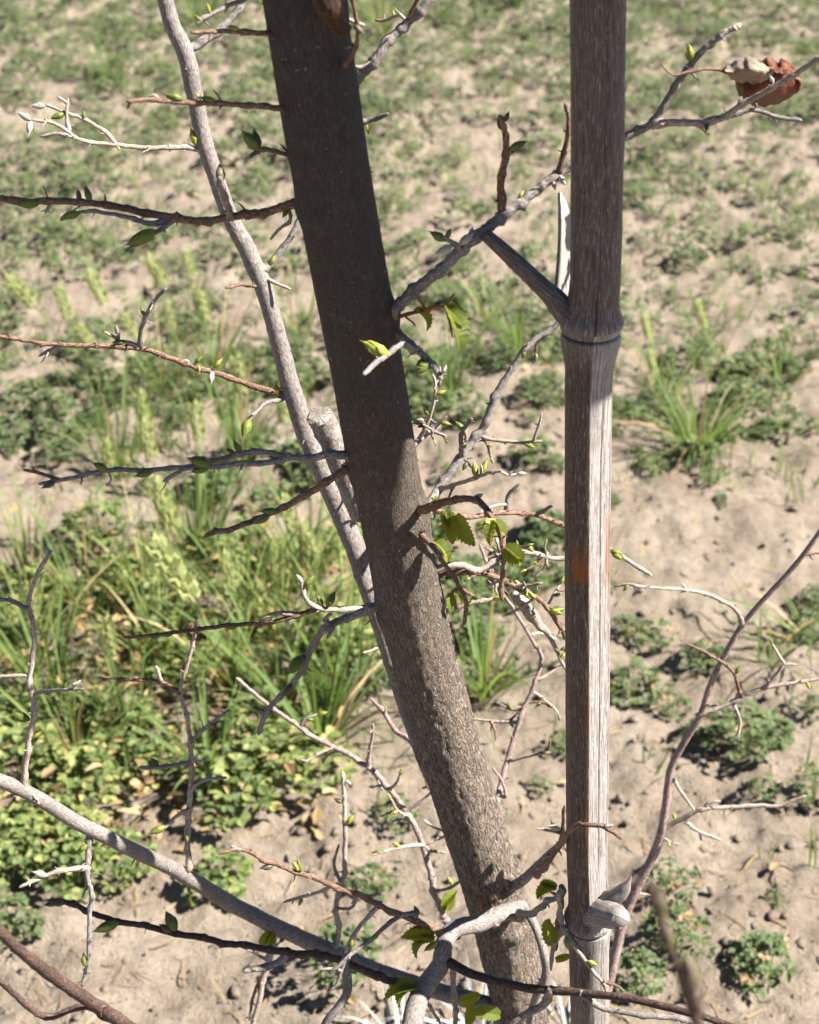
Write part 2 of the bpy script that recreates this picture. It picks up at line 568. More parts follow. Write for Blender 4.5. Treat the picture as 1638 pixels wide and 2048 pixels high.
def lenticels():
    mb = MB()
    r = random.Random(3)
    n = len(TP)
    for k in range(560):
        i = int(r.uniform(14, n - 2))
        p = TP[i]
        if p.z > 1.05 and r.random() < 0.55: continue
        a = r.uniform(-1.7, 1.9)
        ax = (TP[i + 1] - TP[i]).normalized()
        N = Vector((0, -1, 0)); N = (N - ax * N.dot(ax)).normalized(); B = ax.cross(N)
        d = N * math.cos(a) + B * math.sin(a)
        tng = ax.cross(d).normalized()
        c = p + d * (TR[i] * 1.005)
        L, W, H = r.uniform(.0008, .0021), r.uniform(.0004, .0009), r.uniform(.0005, .0012)
        t = tng if r.random() < .5 else (tng * r.uniform(-1, 1) + ax).normalized()
        s2 = d.cross(t)
        b = len(mb.v)
        mb.v += [c - t * L, c + s2 * W, c + t * L, c - s2 * W, c + d * H + t * r.uniform(-.4, .4) * L]
        for q in ((0, 1, 4), (1, 2, 4), (2, 3, 4), (3, 0, 4)): mb.face((b + q[0], b + q[1], b + q[2]))
    tag(mb.build('bark_flakes', [M['grey']], tree, False), kind='stuff')


lenticels()


# ---------------- buds and leaves (shared meshes)
def bud_mesh(name, mat, fat=0.24, opening=0.0, seed=0):
    mb = MB()
    r = random.Random(seed)
    prof = [(0.0, 0.30), (0.10, 0.62), (0.25, 0.92), (0.42, 1.0), (0.60, 0.86), (0.78, 0.58), (0.92, 0.25), (1.0, 0.04)]
    P = [Vector((0.03 * math.sin(4 * z), 0, z)) for z, _ in prof]
    base = len(mb.v)
    sides = 10
    for z, w in prof:
        for k in range(sides):
            a = 2 * math.pi * k / sides
            mb.v.append(Vector((fat * w * math.cos(a), fat * w * 0.85 * math.sin(a), z)))
    for i in range(len(prof) - 1):
        for k in range(sides):
            k2 = (k + 1) % sides
            mb.face((base + i * sides + k, base + i * sides + k2, base + (i + 1) * sides + k2, base + (i + 1) * sides + k),
                    [(0, prof[i][0]), (0, prof[i][0]), (0, prof[i + 1][0]), (0, prof[i + 1][0])])
    for j in range(7):
        a0 = j * 2.4 + r.random()
        z0, ln = 0.02 + 0.07 * j, 0.5 + 0.055 * j
        b = len(mb.v)
        nr, nc = 6, 5
        for i in range(nr):
            t = i / (nr - 1)
            z = z0 + ln * t
            w = lerp(prof, min(z, 1.0)) * fat
            half = 0.85 * math.sin(math.pi * min(1, 0.28 + 0.72 * t)) ** 0.8
            flare = 1.08 + 0.06 * t + opening * t * t * (0.9 + r.random() * 0.6)
            for k in range(nc):
                a = a0 + half * (k / (nc - 1) * 2 - 1)
                mb.v.append(Vector((w * flare * math.cos(a) + 0.004 * math.cos(a), w * flare * 0.87 * math.sin(a), z)))
        for i in range(nr - 1):
            for k in range(nc - 1):
                uv = []
                for q, e in ((i, k), (i, k + 1), (i + 1, k + 1), (i + 1, k)):
                    edge = abs(e / (nc - 1) * 2 - 1)
                    uv.append((0.5, 0.2 + 0.6 * q / (nr - 1) - (0.17 if q == 0 else 0) + 0.25 * (1 if q == nr - 1 else 0)))
                mb.face((b + i * nc + k, b + i * nc + k + 1, b + (i + 1) * nc + k + 1, b + (i + 1) * nc + k), uv)
    return mb.mesh(name, [mat])


BUD = {'g': [bud_mesh('bud', M['bud_green'], 0.22, 0.06, 1), bud_mesh('bud', M['bud_green'], 0.25, 0.16, 2)],
       'y': [bud_mesh('bud', M['bud_yellow'], 0.21, 0.5, 3), bud_mesh('bud', M['bud_yellow'], 0.19, 0.35, 4)],
       'b': [bud_mesh('bud', M['bud_brown'], 0.25, 0.0, 5)],
       'p': [bud_mesh('bud', M['bud_pale'], 0.22, 0.3, 6)]}


def leaf_mesh(name, mat, fold=0.5, droop=0.5, wid=0.30, teeth=11, seed=0, curl=0.0):
    mb = MB()
    r = random.Random(seed)
    n = teeth * 2 + 1
    nc = 4
    L = []
    ang, y, z = 0.25, 0.0, 0.0
    for i in range(n):
        t = i / (n - 1)
        L.append((y, z, ang))
        st = 1.0 / (n - 1)
        y += math.cos(ang) * st
        z += math.sin(ang) * st
        ang -= droop * 2 * st
    for side in (-1, 1):
        b = len(mb.v)
        for i in range(n):
            t = i / (n - 1)
            w = wid * (math.sin(math.pi * min(1, t * 0.95 + 0.05) ** 0.75) ** 0.8) * (1 - 0.12 * t)
            if i % 2 == 1 and 0 < i < n - 1: w *= 1.14
            elif 0 < i < n - 1: w *= 0.90
            fwd = 0.03 if i % 2 == 1 else 0
            y, z, an = L[i]
            for k in range(nc):
                q = k / (nc - 1)
                x = side * w * q * math.cos(fold + curl * q)
                up = w * q * math.sin(fold + curl * q) + 0.012 * math.sin(t * 40) * q
                mb.v.append(Vector((x, y - up * math.sin(an) + fwd * q * math.cos(an), z + up * math.cos(an))))
        for i in range(n - 1):
            for k in range(nc - 1):
                idx = [b + i * nc + k, b + i * nc + k + 1, b + (i + 1) * nc + k + 1, b + (i + 1) * nc + k]
                uv = [(k / 3, i / n - k * .12), ((k + 1) / 3, i / n - (k + 1) * .12), ((k + 1) / 3, (i + 1) / n - (k + 1) * .12), (k / 3, (i + 1) / n - k * .12)]
                if side < 0: idx.reverse(); uv.reverse()
                mb.face(tuple(idx), [(u * 2.0, v * 3.0) for u, v in uv])
    return mb.mesh(name, [mat])


LEAF = [leaf_mesh('leaf', M['leaf'], 0.55, 0.5, 0.30, 10, 1), leaf_mesh('leaf', M['leaf'], 0.85, 0.9, 0.34, 9, 2), leaf_mesh('leaf', M['leaf'], 0.3, 0.3, 0.27, 12, 3)]


def basis(yaxis, facing):
    y = yaxis.normalized()
    z = (facing - y * facing.dot(y)).normalized()
    x = y.cross(z)
    return x, y, z


def place(name, me, parent, p, direction, facing, size, along='Y'):
    a, b, c = basis(direction, facing)
    m = Matrix.Identity(4)
    if along == 'Y': cols = (a, b, c)
    else: cols = (c, a, b)             # local Z runs along the direction
    for i in range(3):
        for j in range(3): m[j][i] = cols[i][j] * size
    m.translation = p
    return inst(name, me, parent, m)


def imgdir(ang, toward=0.0):
    a = math.radians(ang)
    return (RT * math.cos(a) + UP * math.sin(a) - FW * toward).normalized()


class Branch:
    """one limb of the tree: a tube drawn from photo positions with a distance, and its twigs, buds and leaves"""
    count = 0

    def __init__(s, pts, Y, w, mat='grey', name='branch', rough=0.10, spur=1.0, sides=9, end='tip'):
        w = tuple(0.9 * k for k in w)
        s.samples = []
        s.obj = None
        s.obj = s.tube(pts, Y, w, mat, name, tree, rough, spur, sides, end)

    def tube(s, pts, Y, w, mat, name, parent, rough, spur, sides, end):
        Branch.count += 1
        r = random.Random(Branch.count * 7 + 1)
        n = len(pts)
        d = [0.0]
        for a, b in zip(pts, pts[1:]): d.append(d[-1] + math.hypot(b[0] - a[0], b[1] - a[1]))
        def val(v, i):
            if isinstance(v, (int, float)): return v
            if len(v) == n and n > 2: return v[i]
            return v[0] + (v[-1] - v[0]) * d[i] / d[-1]
        ctrl = [(p[0], p[1], val(Y, i), val(w, i)) for i, p in enumerate(pts)]
        per = max(4, int(d[-1] / max(1, n - 1) / 6.5))
        S = catmull(ctrl, per)
        P, R, pl = [], [], []
        for x, y, yy, ww in S:
            p, m = at(x, y, yy)
            P.append(p)
            R.append(max(0.0006, ww * m * 0.5))
            s.samples.append((x, y, yy, ww))
        # node swellings and a faint zigzag
        Ls = [0.0]
        for a, b in zip(P, P[1:]): Ls.append(Ls[-1] + (b - a).length)
        tot = Ls[-1]
        nodes, q = [], r.uniform(0.004, 0.015)
        while q < tot - 0.002:
            nodes.append(q)
            q += r.uniform(0.011, 0.026)
        small = 1.0 if R[len(R) // 2] < 0.0032 else 0.12
        for i in range(len(P)):
            f = 1 + 0.10 * small * (r.random() - 0.5)
            for k, nd in enumerate(nodes):
                e = (Ls[i] - nd) / 0.0021
                if abs(e) < 3: f += 0.30 * small * math.exp(-e * e)
            R[i] *= f
            j = 0.16 * small * R[i]
            P[i] = P[i] + Vector((r.uniform(-j, j), r.uniform(-j, j), r.uniform(-j, j)))
        zz = [(0.0, Vector((0, 0, 0)))] + [(nd, Vector((r.uniform(-1, 1), r.uniform(-1, 1), r.uniform(-1, 1)))) for nd in nodes] + [(tot + .001, Vector((0, 0, 0)))]
        zi = 0
        r_start = R[0]
        for i in range(len(P)):
            while zi < len(zz) - 2 and Ls[i] > zz[zi + 1][0]: zi += 1
            (a0, v0), (a1, v1) = zz[zi], zz[zi + 1]
            f = (Ls[i] - a0) / max(1e-6, a1 - a0)
            P[i] = P[i] + v0.lerp(v1, min(1, max(0, f))) * (0.55 * small * R[i])
        for i in range(len(P)):
            R[i] *= 1 + (0 if name == 'collar' else 0.28) * math.exp(-Ls[i] / (3.0 * r_start))
        if end == 'tip':
            R[-1] *= 0.75
            P.append(P[-1] + (P[-1] - P[-2]).normalized() * R[-1] * 0.9)
            R.append(R[-1] * 0.45)
        mb = MB()
        mb.tube(P, R, sides, True, True, rough=rough, seed=Branch.count)
        # spurs, scale scars and dry flakes at the nodes
        if spur:
            for nd in nodes:
                for rep in range(2):
                    if r.random() > 0.72 * spur: continue
                    i = min(range(len(Ls)), key=lambda k: abs(Ls[k] - nd))
                    i = min(max(i, 1), len(P) - 2)
                    t = (P[i + 1] - P[i - 1]).normalized()
                    o = Vector((r.uniform(-1, 1), r.uniform(-1, .4), r.uniform(-1, 1)))
                    o = (o - t * o.dot(t)).normalized()
                    dirv = (o + t * r.uniform(-0.1, 1.2)).normalized()
                    ln = r.uniform(0.0010, 0.0030) * (1.0 if r.random() < .74 else 2.8)
                    rr = min(R[i] * 0.55, r.uniform(0.0004, 0.0009))
                    b0 = P[i] + o * R[i] * 0.7
                    mid = b0 + dirv * ln * 0.6 + t * r.uniform(-.3, .3) * ln
                    mb.tube([b0, mid, mid + (dirv + o * r.uniform(-.6, .6)).normalized() * ln * 0.5], [rr, rr * 0.8, rr * 0.35], 5, False, True, v0=nd)
        return mb.build(name, [M[mat]], parent)

    def near(s, x, y):
        return min(s.samples, key=lambda q: (q[0] - x) ** 2 + (q[1] - y) ** 2)

    def twig(s, pts, dY=0.0, w=(9, 6), mat='pale', spur=1.0):
        q = s.near(*pts[0])
        if math.hypot(q[0] - pts[0][0], q[1] - pts[0][1]) > 2.5:
            if len(w) == len(pts) and len(pts) > 2: w = (w[0],) + tuple(w)
            pts = [(q[0], q[1])] + list(pts)
        s.tube(pts, (q[2], q[2] + dY), tuple(0.80 * k for k in w), mat, 'twig', s.obj, 0.16, spur, 7, 'tip')
        return s

    def bud(s, x, y, ln, ang, kind='g', front=0.6):
        """x, y: where the bud's base sits"""
        q = s.near(x, y)
        gap = math.hypot(q[0] - x, q[1] - y)
        lim = q[3] * 0.5
        if gap > lim:
            x, y = q[0] + (x - q[0]) * lim / gap, q[1] + (y - q[1]) * lim / gap
        p, m = at(x, y, q[2])
        p = p - FW * (q[3] * m * 0.5 * front)
        me = BUD[kind][Branch.count % len(BUD[kind])] if kind != 'g' else BUD['g'][int(x + y) % 2]
        place('bud', me, s.obj, p, imgdir(ang + rnd.uniform(-8, 8), rnd.uniform(-.1, .3)), -FW + RT * rnd.uniform(-1, 1), ln * m * rnd.uniform(.78, .98), 'Z')
        return s

    def fuzz(s, n, seed, lo=22, hi=60):
        r = random.Random(seed)
        S = [q for q in s.samples]
        for k in range(n):
            x, y, yy, ww = S[int(r.uniform(.15, .98) * (len(S) - 1))]
            a = r.uniform(0, 6.28)
            L = r.uniform(lo, hi)
            b_ = a + r.uniform(-.7, .7)
            p1 = (x + math.cos(a) * L * .5, y - math.sin(a) * L * .5)
            p2 = (p1[0] + math.cos(b_) * L * .5, p1[1] - math.sin(b_) * L * .5)
            s.twig([(x, y), p1, p2], r.uniform(-.015, .02), (7.5, 6), r.choice(('pale', 'pale', 'grey', 'brown')))
            if r.random() < .6: s.bud(p2[0], p2[1], r.uniform(14, 24), math.degrees(b_), r.choice('gypb'))
            if r.random() < .4: s.bud(p1[0], p1[1], r.uniform(14, 22), math.degrees(a) + r.choice((-60, 60)), r.choice('gyb'))
        return s

    def leaf(s, x, y, ln, ang, var=0, face=None, toward=0.1, dY=-0.004, name='leaf'):
        q = s.near(x, y)
        p, m = at(x, y, q[2] + dY)
        place(name, LEAF[var], s.obj, p, imgdir(ang, toward), face if face is not None else (-FW + UP * 0.4 + RT * 0.3), ln * m * .88)
        return s


def ty(py): return lerp(TRUNK_Y, py)


# --- the second, thinner stem to the left of the trunk
b = Branch([(318, -60), (331, 0), (345, 50), (372, 110), (390, 190), (410, 290), (438, 370), (463, 440), (500, 510), (525, 570), (550, 650), (575, 750), (602, 840), (640, 930),
            (680, 1020), (712, 1100), (738, 1180), (765, 1260), (793, 1350), (818, 1430), (850, 1510)],
           (1.13, 1.128, 1.126, 1.123, 1.12, 1.115, 1.11, 1.105, 1.10, 1.097, 1.093, 1.088, 1.083, 1.078, 1.072, 1.066, 1.060, 1.056, 1.05, 1.044, 1.03),
           (33, 34, 35, 39, 37, 37, 36, 37, 40, 40, 39, 42, 44, 45, 46, 45, 43, 40, 38, 38, 40), 'stem', 'branch', 0.03, 0.45, 14)
b.twig([(392, 92), (430, 65), (465, 32), (492, -5), (515, -40)], 0.03, (22, 17), 'stem', 0.5)
b.twig([(400, 300), (360, 297), (300, 293), (255, 290), (228, 286), (190, 285), (152, 275), (135, 262), (108, 247), (65, 240)], -0.03, (14, 8), 'pale')
b.twig([(230, 286), (212, 265), (172, 240), (130, 225), (92, 210)], 0.0, (11, 8), 'pale')
b.twig([(152, 276), (115, 266), (82, 272)], -.01, (9, 8), 'grey').twig([(138, 262), (132, 232), (136, 198)], .01, (9, 8), 'pale').twig([(134, 206), (116, 194)], 0, (8, 7), 'pale')
b.bud(60, 242, 34, 150, 'p').bud(62, 244, 34, -100, 'p').bud(88, 224, 34, 178, 'p').bud(168, 240, 24, 95).bud(130, 228, 34, 195).bud(100, 248, 18, 100, 'y').bud(235, 292, 16, -60, 'y')
b.bud(394, 290, 42, 108, 'y').bud(393, 288, 30, 92, 'y')
b.twig([(522, 535), (545, 518), (570, 490), (590, 455), (604, 420)], 0.02, (19, 13), 'grey').bud(540, 532, 26, 50, 'y')
b.twig([(528, 556), (552, 566), (580, 578)], -.01, (9, 8), 'pale').twig([(518, 572), (490, 568), (452, 576)], -.02, (10, 7), 'brown').bud(508, 570, 32, 185)
b.twig([(572, 790), (500, 770), (440, 746), (390, 732), (340, 716), (282, 698), (200, 690), (130, 690), (60, 680), (0, 672), (-40, 668)], -0.05, (16, 10), 'brown')
b.twig([(280, 697), (283, 660), (296, 625), (313, 597), (331, 578)], -.01, (13, 10), 'grey').twig([(274, 693), (240, 682), (210, 664)], .0, (10, 8), 'pale').twig([(236, 680), (231, 652)], 0, (9, 8), 'grey')
b.twig([(130, 689), (105, 700), (80, 711)], 0, (9, 8), 'pale').bud(286, 632, 22, 105).bud(250, 684, 32, 178).bud(390, 722, 26, 35).bud(380, 726, 20, 160, 'p').bud(428, 736, 28, 55, 'y').bud(425, 742, 34, -90, 'p').bud(398, 730, 18, -90, 'y')
b.bud(558, 794, 30, 110, 'y').bud(552, 790, 22, 60, 'y').twig([(562, 796), (532, 806), (508, 830), (494, 846)], -.02, (11, 9), 'grey').bud(500, 838, 46, -115, 'g').bud(492, 836, 36, -105, 'y')
b.twig([(760, 1292), (745, 1300), (726, 1306)], -.01, (8, 7), 'pale')
b.twig([(742, 1216), (690, 1220), (640, 1216), (616, 1206), (606, 1182), (600, 1160)], -.03, (16, 10), 'pale').twig([(650, 1217), (600, 1230), (540, 1245), (480, 1250), (400, 1258), (330, 1266), (250, 1275)], -.03, (13, 9), 'brown')
b.twig([(592, 1229), (560, 1226), (526, 1236)], -.005, (13, 10), 'pale').twig([(608, 1185), (598, 1168)], 0, (10, 9), 'pale').twig([(390, 1262), (386, 1280), (392, 1250)], 0, (8, 7), 'pale')
b.bud(655, 1214, 46, 70, 'g').bud(645, 1212, 34, 110, 'g').bud(612, 1172, 36, 55, 'g').bud(475, 1253, 30, 185).bud(345, 1268, 30, 180).bud(608, 1165, 26, 120, 'p')

# --- the sawn-off stub behind the trunk
sb = Branch([(730, 1030), (708, 990), (682, 930), (657, 870), (640, 834)], (1.045, 1.045, 1.045, 1.043, 1.041), (48, 49, 52, 55, 57), 'grey', 'sawn_stub', 0.2, 0.6, 16, 'cut')
p, m = at(640, 834, 1.041)
q, _ = at(637, 827, 1.040)
mbc = MB()
ax = (q - p).normalized()
mbc.tube([p - ax * .0005, p + ax * .0014, p + ax * .0026, p + ax * .0028], [26.5 * m, 27 * m, 21 * m, 4 * m], 18, True, True, rough=0.35, seed=4)
mbc.build('cut_face', [M['cut']], sb.obj, False)

# --- twigs leaving the trunk on the left
b = Branch([(560, 66), (515, 66), (460, 63), (420, 62), (383, 65)], (.955, .94, .935, .93, .925), (13, 12, 11, 10, 10), 'brown').bud(480, 60, 26, 165, 'y')
b = Branch([(520, -30), (490, 0), (460, 10), (428, 28), (395, 47)], (.95, .94, .935, .93, .925), (12, 12, 11, 10, 9), 'grey').bud(420, 26, 26, 100, 'y').bud(402, 42, 20, 150)
b = Branch([(600, 226), (550, 219), (500, 213), (450, 208), (400, 205), (340, 203), (290, 200), (255, 203)], (.95, .935, .93, .925, .92, .915, .91, .905), (15, 14, 13, 12, 12, 11, 10, 10), 'brown')
b.bud(366, 200, 46, 170).bud(358, 198, 30, 185).bud(430, 202, 36, 170).bud(404, 198, 22, 120, 'y').twig([(514, 212), (496, 207), (484, 216)], 0, (10, 7), 'grey').twig([(318, 202), (308, 190), (296, 196)], 0, (8, 6), 'pale').twig([(262, 202), (255, 216)], 0, (8, 6), 'brown')
b = Branch([(625, 405), (578, 409), (540, 420), (490, 432), (440, 437), (380, 441), (300, 430), (230, 415), (150, 405), (60, 402), (0, 398), (-50, 396)],
           (.955, .952, .955, .958, .962, .966, .97, .974, .978, .982, .985, .987), (22, 20, 19, 19, 18, 18, 17, 16, 15, 15, 15, 14), 'brown')
b.twig([(335, 437), (300, 446), (262, 437), (200, 426), (150, 426), (122, 440)], -.01, (14, 8), 'grey').twig([(350, 440), (318, 462), (284, 482), (252, 503)], -.015, (13, 9), 'grey')
b.twig([(462, 430), (450, 392), (440, 356)], -.05, (17, 20), 'grey').bud(442, 366, 46, 94, 'b').bud(182, 404, 36, 108).bud(160, 402, 26, 90, 'b').bud(80, 406, 50, 190).bud(160, 426, 44, 195).bud(312, 462, 66, 208)
b.twig([(100, 412), (92, 425), (96, 412)], 0, (7, 5), 'pale').twig([(580, 438), (560, 455), (542, 477)], .01, (10, 8), 'grey').bud(575, 418, 22, -110)
b = Branch([(610, 316), (568, 308), (525, 300), (500, 312)], (.955, .95, .95, .95), (11, 10, 10, 9), 'brown').bud(520, 303, 54, 128).bud(515, 304, 46, 100, 'b').twig([(518, 302), (500, 315)], -.004, (9, 8), 'brown')
b = Branch([(715, 912), (672, 911), (620, 915), (572, 912), (530, 905), (480, 908), (420, 925), (330, 938), (220, 940), (150, 955), (112, 961), (80, 968)],
           (.975, .965, .966, .968, .97, .972, .975, .978, .982, .985, .987, .99), (22, 20, 17, 15, 13, 13, 12, 11, 11, 10, 10, 9), 'grey')
b.twig([(575, 914), (530, 925), (480, 926), (430, 934), (375, 938), (328, 962)], -.01, (16, 9), 'grey').twig([(118, 960), (78, 946), (48, 940)], -.005, (9, 8), 'brown').twig([(216, 942), (222, 958), (213, 972)], 0, (6, 4), 'grey')
b.bud(215, 940, 36, 155).bud(308, 944, 42, 195).bud(425, 930, 52, 170).bud(420, 934, 44, 192).bud(482, 906, 32, 120).bud(470, 906, 24, 165, 'b').bud(112, 962, 32, 205, 'b')
b = Branch([(725, 935), (692, 942), (650, 970), (600, 1000), (550, 1025), (500, 1045), (450, 1060), (412, 1071)], (.98, .972, .972, .974, .976, .979, .982, .985), (22, 18, 16, 15, 14, 13, 12, 12), 'brown')
b.bud(556, 1022, 40, 185).bud(540, 1030, 40, 215).bud(505, 1045, 26, 185, 'b')
b = Branch([(775, 1200), (746, 1215), (700, 1235), (660, 1250), (632, 1275), (612, 1320), (590, 1360), (552, 1400), (527, 1430), (518, 1468)], (1.005, 1.0, 1.0, 1.0, 1.003, 1.005, 1.008, 1.01, 1.012, 1.015), (24, 20, 18, 16, 15, 15, 13, 12, 12, 11), 'grey')
b.twig([(698, 1236), (668, 1254), (655, 1276)], -.01, (13, 10), 'grey').twig([(660, 1250), (650, 1240), (660, 1228)], 0, (11, 9), 'pale').twig([(530, 1426), (516, 1420)], 0, (11, 10), 'grey').bud(604, 1310, 52, 232).bud(585, 1368, 40, 225, 'b')

# --- to the right of the trunk
b = Branch([(760, 640), (800, 610), (850, 565), (900, 520), (960, 465), (1000, 430), (1050, 390), (1100, 360), (1145, 330), (1200, 300), (1252, 276), (1305, 246), (1340, 190), (1380, 130), (1410, 95), (1445, 68), (1476, 53)],
           (.955, .945, .94, .938, .94, .95, .958, .961, .963, .964, .964, .964, .962, .96, .958, .957, .957), (32, 28, 26, 25, 26, 25, 24, 22, 20, 18, 18, 18, 16, 15, 15, 14, 13), 'grey')
b.twig([(1302, 250), (1360, 246), (1415, 244), (1460, 225), (1510, 195), (1560, 165), (1610, 135), (1650, 112)], -.035, (19, 13), 'pale').twig([(1412, 243), (1470, 231), (1510, 221), (1560, 235), (1602, 240)], -.01, (13, 10), 'grey')
b.twig([(1003, 428), (1000, 370), (1013, 310), (1010, 262), (1000, 232)], -.03, (22, 15), 'brown').bud(1018, 300, 42, 30).bud(1006, 262, 34, 115, 'b').bud(1010, 244, 26, 70, 'b')
b.twig([(1118, 345), (1130, 300), (1136, 240), (1130, 208)], -.005, (15, 11), 'brown').twig([(922, 500), (905, 488), (888, 474)], -.02, (15, 10), 'grey').bud(892, 482, 40, 150).bud(892, 480, 32, 60).bud(905, 492, 42, 200, 'p').bud(918, 490, 46, 40, 'p').bud(940, 480, 32, 80, 'p')
b.bud(1036, 398, 22, 60, 'y').bud(1383, 128, 40, 100, 'y').bud(1546, 168, 22, 110, 'p').bud(1414, 246, 24, -90, 'b').bud(1512, 214, 18, 100, 'b').bud(1118, 352, 26, -60, 'p').bud(1105, 362, 22, -80, 'p')
b.twig([(1468, 58), (1478, 50)], 0, (15, 13), 'pale').twig([(1420, 95), (1428, 78)], 0, (8, 6), 'grey')
b = Branch([(782, 648), (804, 666), (838, 698), (868, 730), (882, 758)], (.955, .942, .925, .912, .905), (18, 18, 16, 15, 14), 'grey')
b.twig([(838, 700), (800, 692), (768, 715), (728, 748)], -.06, (15, 15), 'grey').bud(778, 712, 62, 158, 'y').bud(860, 725, 46, 215).bud(845, 718, 40, 235).bud(884, 748, 22, 60, 'p').bud(880, 760, 18, -90, 'b')
b = Branch([(780, 640), (806, 632), (860, 617), (893, 612)], (.95, .94, .92, .912), (10, 9, 8, 8), 'petiole', 'leaf_cluster', .1, 0)
b.twig([(888, 612), (900, 600), (908, 588)], -.005, (7, 3), 'petiole', 0).twig([(890, 614), (900, 650), (905, 674)], -.005, (5, 2), 'petiole', 0).twig([(812, 634), (826, 645), (830, 652)], 0, (7, 4), 'petiole', 0)
b.twig([(850, 618), (842, 604), (836, 600)], 0, (5, 2), 'petiole', 0)
b.leaf(893, 612, 112, -66, 0, -FW + RT * .8 + UP * .2).leaf(828, 622, 62, -30, 1, -FW * .6 + UP, .1).leaf(895, 614, 60, -50, 2, -FW - RT * .5 + UP, .2)
b = Branch([(845, 1040), (862, 1010), (882, 975), (920, 920), (960, 870), (985, 810), (1020, 745), (1060, 690), (1108, 652), (1150, 610)], (1.03, 1.045, 1.06, 1.07, 1.08, 1.085, 1.09, 1.095, 1.10, 1.10), (24, 22, 20, 19, 19, 16, 14, 13, 12, 11), 'stem')
b.twig([(924, 912), (925, 872), (943, 838)], -.02, (14, 10), 'grey').twig([(966, 872), (1010, 882), (1050, 885), (1082, 882)], -.01, (10, 8), 'pale').bud(1045, 716, 24, 80).bud(930, 862, 32, 130).bud(1046, 890, 30, -20, 'y').bud(985, 812, 18, 150, 'b')
b.twig([(880, 978), (940, 958), (975, 945), (1002, 941)], -.03, (13, 9), 'pale').bud(952, 956, 42, 100, 'y').bud(962, 950, 36, 70, 'y').twig([(966, 948), (962, 930)], 0, (7, 5), 'pale')
b.fuzz(9, 1)
b = Branch([(815, 905), (835, 885), (862, 858), (892, 834)], (1.03, 1.04, 1.05, 1.05), (15, 13, 11, 9), 'grey').bud(880, 845, 26, -10)
b.twig([(838, 880), (856, 850), (868, 802), (872, 770), (866, 750)], .0, (11, 7), 'pale').twig([(850, 868), (870, 865), (892, 873)], -.01, (9, 6), 'pale').bud(850, 832, 24, 120).bud(872, 790, 26, 30, 'y').bud(845, 845, 18, 160, 'b')
b.fuzz(5, 2, 18, 40)
b = Branch([(825, 1025), (862, 1012), (915, 995), (950, 998), (970, 1015), (986, 1042), (1004, 1076), (1010, 1112), (1007, 1152), (1003, 1198)], (.99, .965, .945, .93, .92, .912, .905, .90, .898, .896), (26, 20, 17, 15, 15, 12, 14, 13, 12, 12), 'brown')
b.bud(992, 1038, 44, 200, 'y').leaf(1010, 1094, 66, -34, 1, -FW + UP * .8, .1).leaf(1010, 1098, 58, -44, 1, -FW - UP * .5 - RT * .3, .15).bud(1010, 1095, 40, -38, 'y').leaf(888, 1022, 82, -72, 0, -FW + RT * .3).leaf(912, 1030, 86, -62, 0, -FW - RT * .4, .15).leaf(895, 1024, 58, -84, 1, -FW + UP * .4)
b.leaf(990, 1040, 66, -68, 0, -FW * .7 + RT + UP * .3, -.1).leaf(984, 1040, 60, -95, 2, -FW - RT * .6).leaf(866, 1085, 68, -38, 1, UP - FW * .6, .1).leaf(862, 1018, 40, 60, 1).bud(866, 1022, 34, 85, 'y')
b.bud(945, 998, 30, 20, 'p').twig([(870, 1018), (905, 1028), (940, 1036), (1000, 1024), (1060, 1026), (1128, 1052), (1170, 1062)], .07, (14, 11), 'brown').twig([(1014, 1022), (1018, 992), (1038, 968)], .0, (13, 9), 'grey').twig([(1070, 1030), (1104, 1011)], -.01, (10, 9), 'grey')
b.fuzz(4, 3)
b = Branch([(835, 1145), (872, 1139), (920, 1131), (958, 1139), (1000, 1112), (1050, 1104), (1120, 1116), (1170, 1095), (1218, 1100), (1262, 1126), (1302, 1150)], (1.0, 1.0, 1.0, 1.005, 1.01, 1.015, 1.02, 1.02, 1.015, 1.01, 1.005), (18, 17, 15, 14, 12, 11, 11, 11, 11, 10, 9), 'pale')
b.bud(1065, 1102, 24, 130, 'y').bud(1218, 1100, 36, -18).bud(1222, 1104, 30, -28, 'y').twig([(958, 1140), (990, 1130), (1015, 1122)], .02, (11, 8), 'pale').twig([(1098, 1112), (1090, 1095), (1094, 1080)], 0, (4, 2), 'pale', 0)
b.fuzz(9, 4)
b = Branch([(838, 1152), (878, 1149), (940, 1145), (1000, 1156), (1042, 1180), (1080, 1201), (1110, 1240), (1135, 1278), (1150, 1300)], (1.01, 1.01, 1.01, 1.01, 1.012, 1.015, 1.02, 1.03, 1.03), (18, 17, 15, 13, 12, 11, 10, 10, 9), 'brown')
b.bud(1040, 1178, 30, -30).bud(1044, 1176, 30, -60, 'y').bud(1096, 1222, 38, 15).bud(1098, 1220, 34, -10, 'y').twig([(1035, 1172), (1060, 1172), (1082, 1166)], -.01, (10, 8), 'pale').twig([(940, 1147), (945, 1160), (952, 1172)], 0, (8, 4), 'grey')
b.fuzz(9, 5)
hb = [(1030, 1185, 20), (1034, 1200, 26), (1048, 1208, 30), (1058, 1222, 38), (1070, 1238, 36), (1080, 1252, 24), (1092, 1262, 18), (1108, 1290, 11), (1122, 1320, 10), (1135, 1345, 9)]
Branch([(x, y) for x, y, _ in hb], 1.03, [w * .8 for *_, w in hb], 'pale', 'withered_shoot', .5, 1.0)
b = Branch([(845, 1070), (865, 1090), (890, 1130), (915, 1170), (930, 1204), (928, 1248)], (.97, .95, .945, .94, .937, .935), (15, 12, 10, 10, 10, 9), 'brown')
b.twig([(930, 1204), (936, 1210)], 0, (9, 8), 'brown')
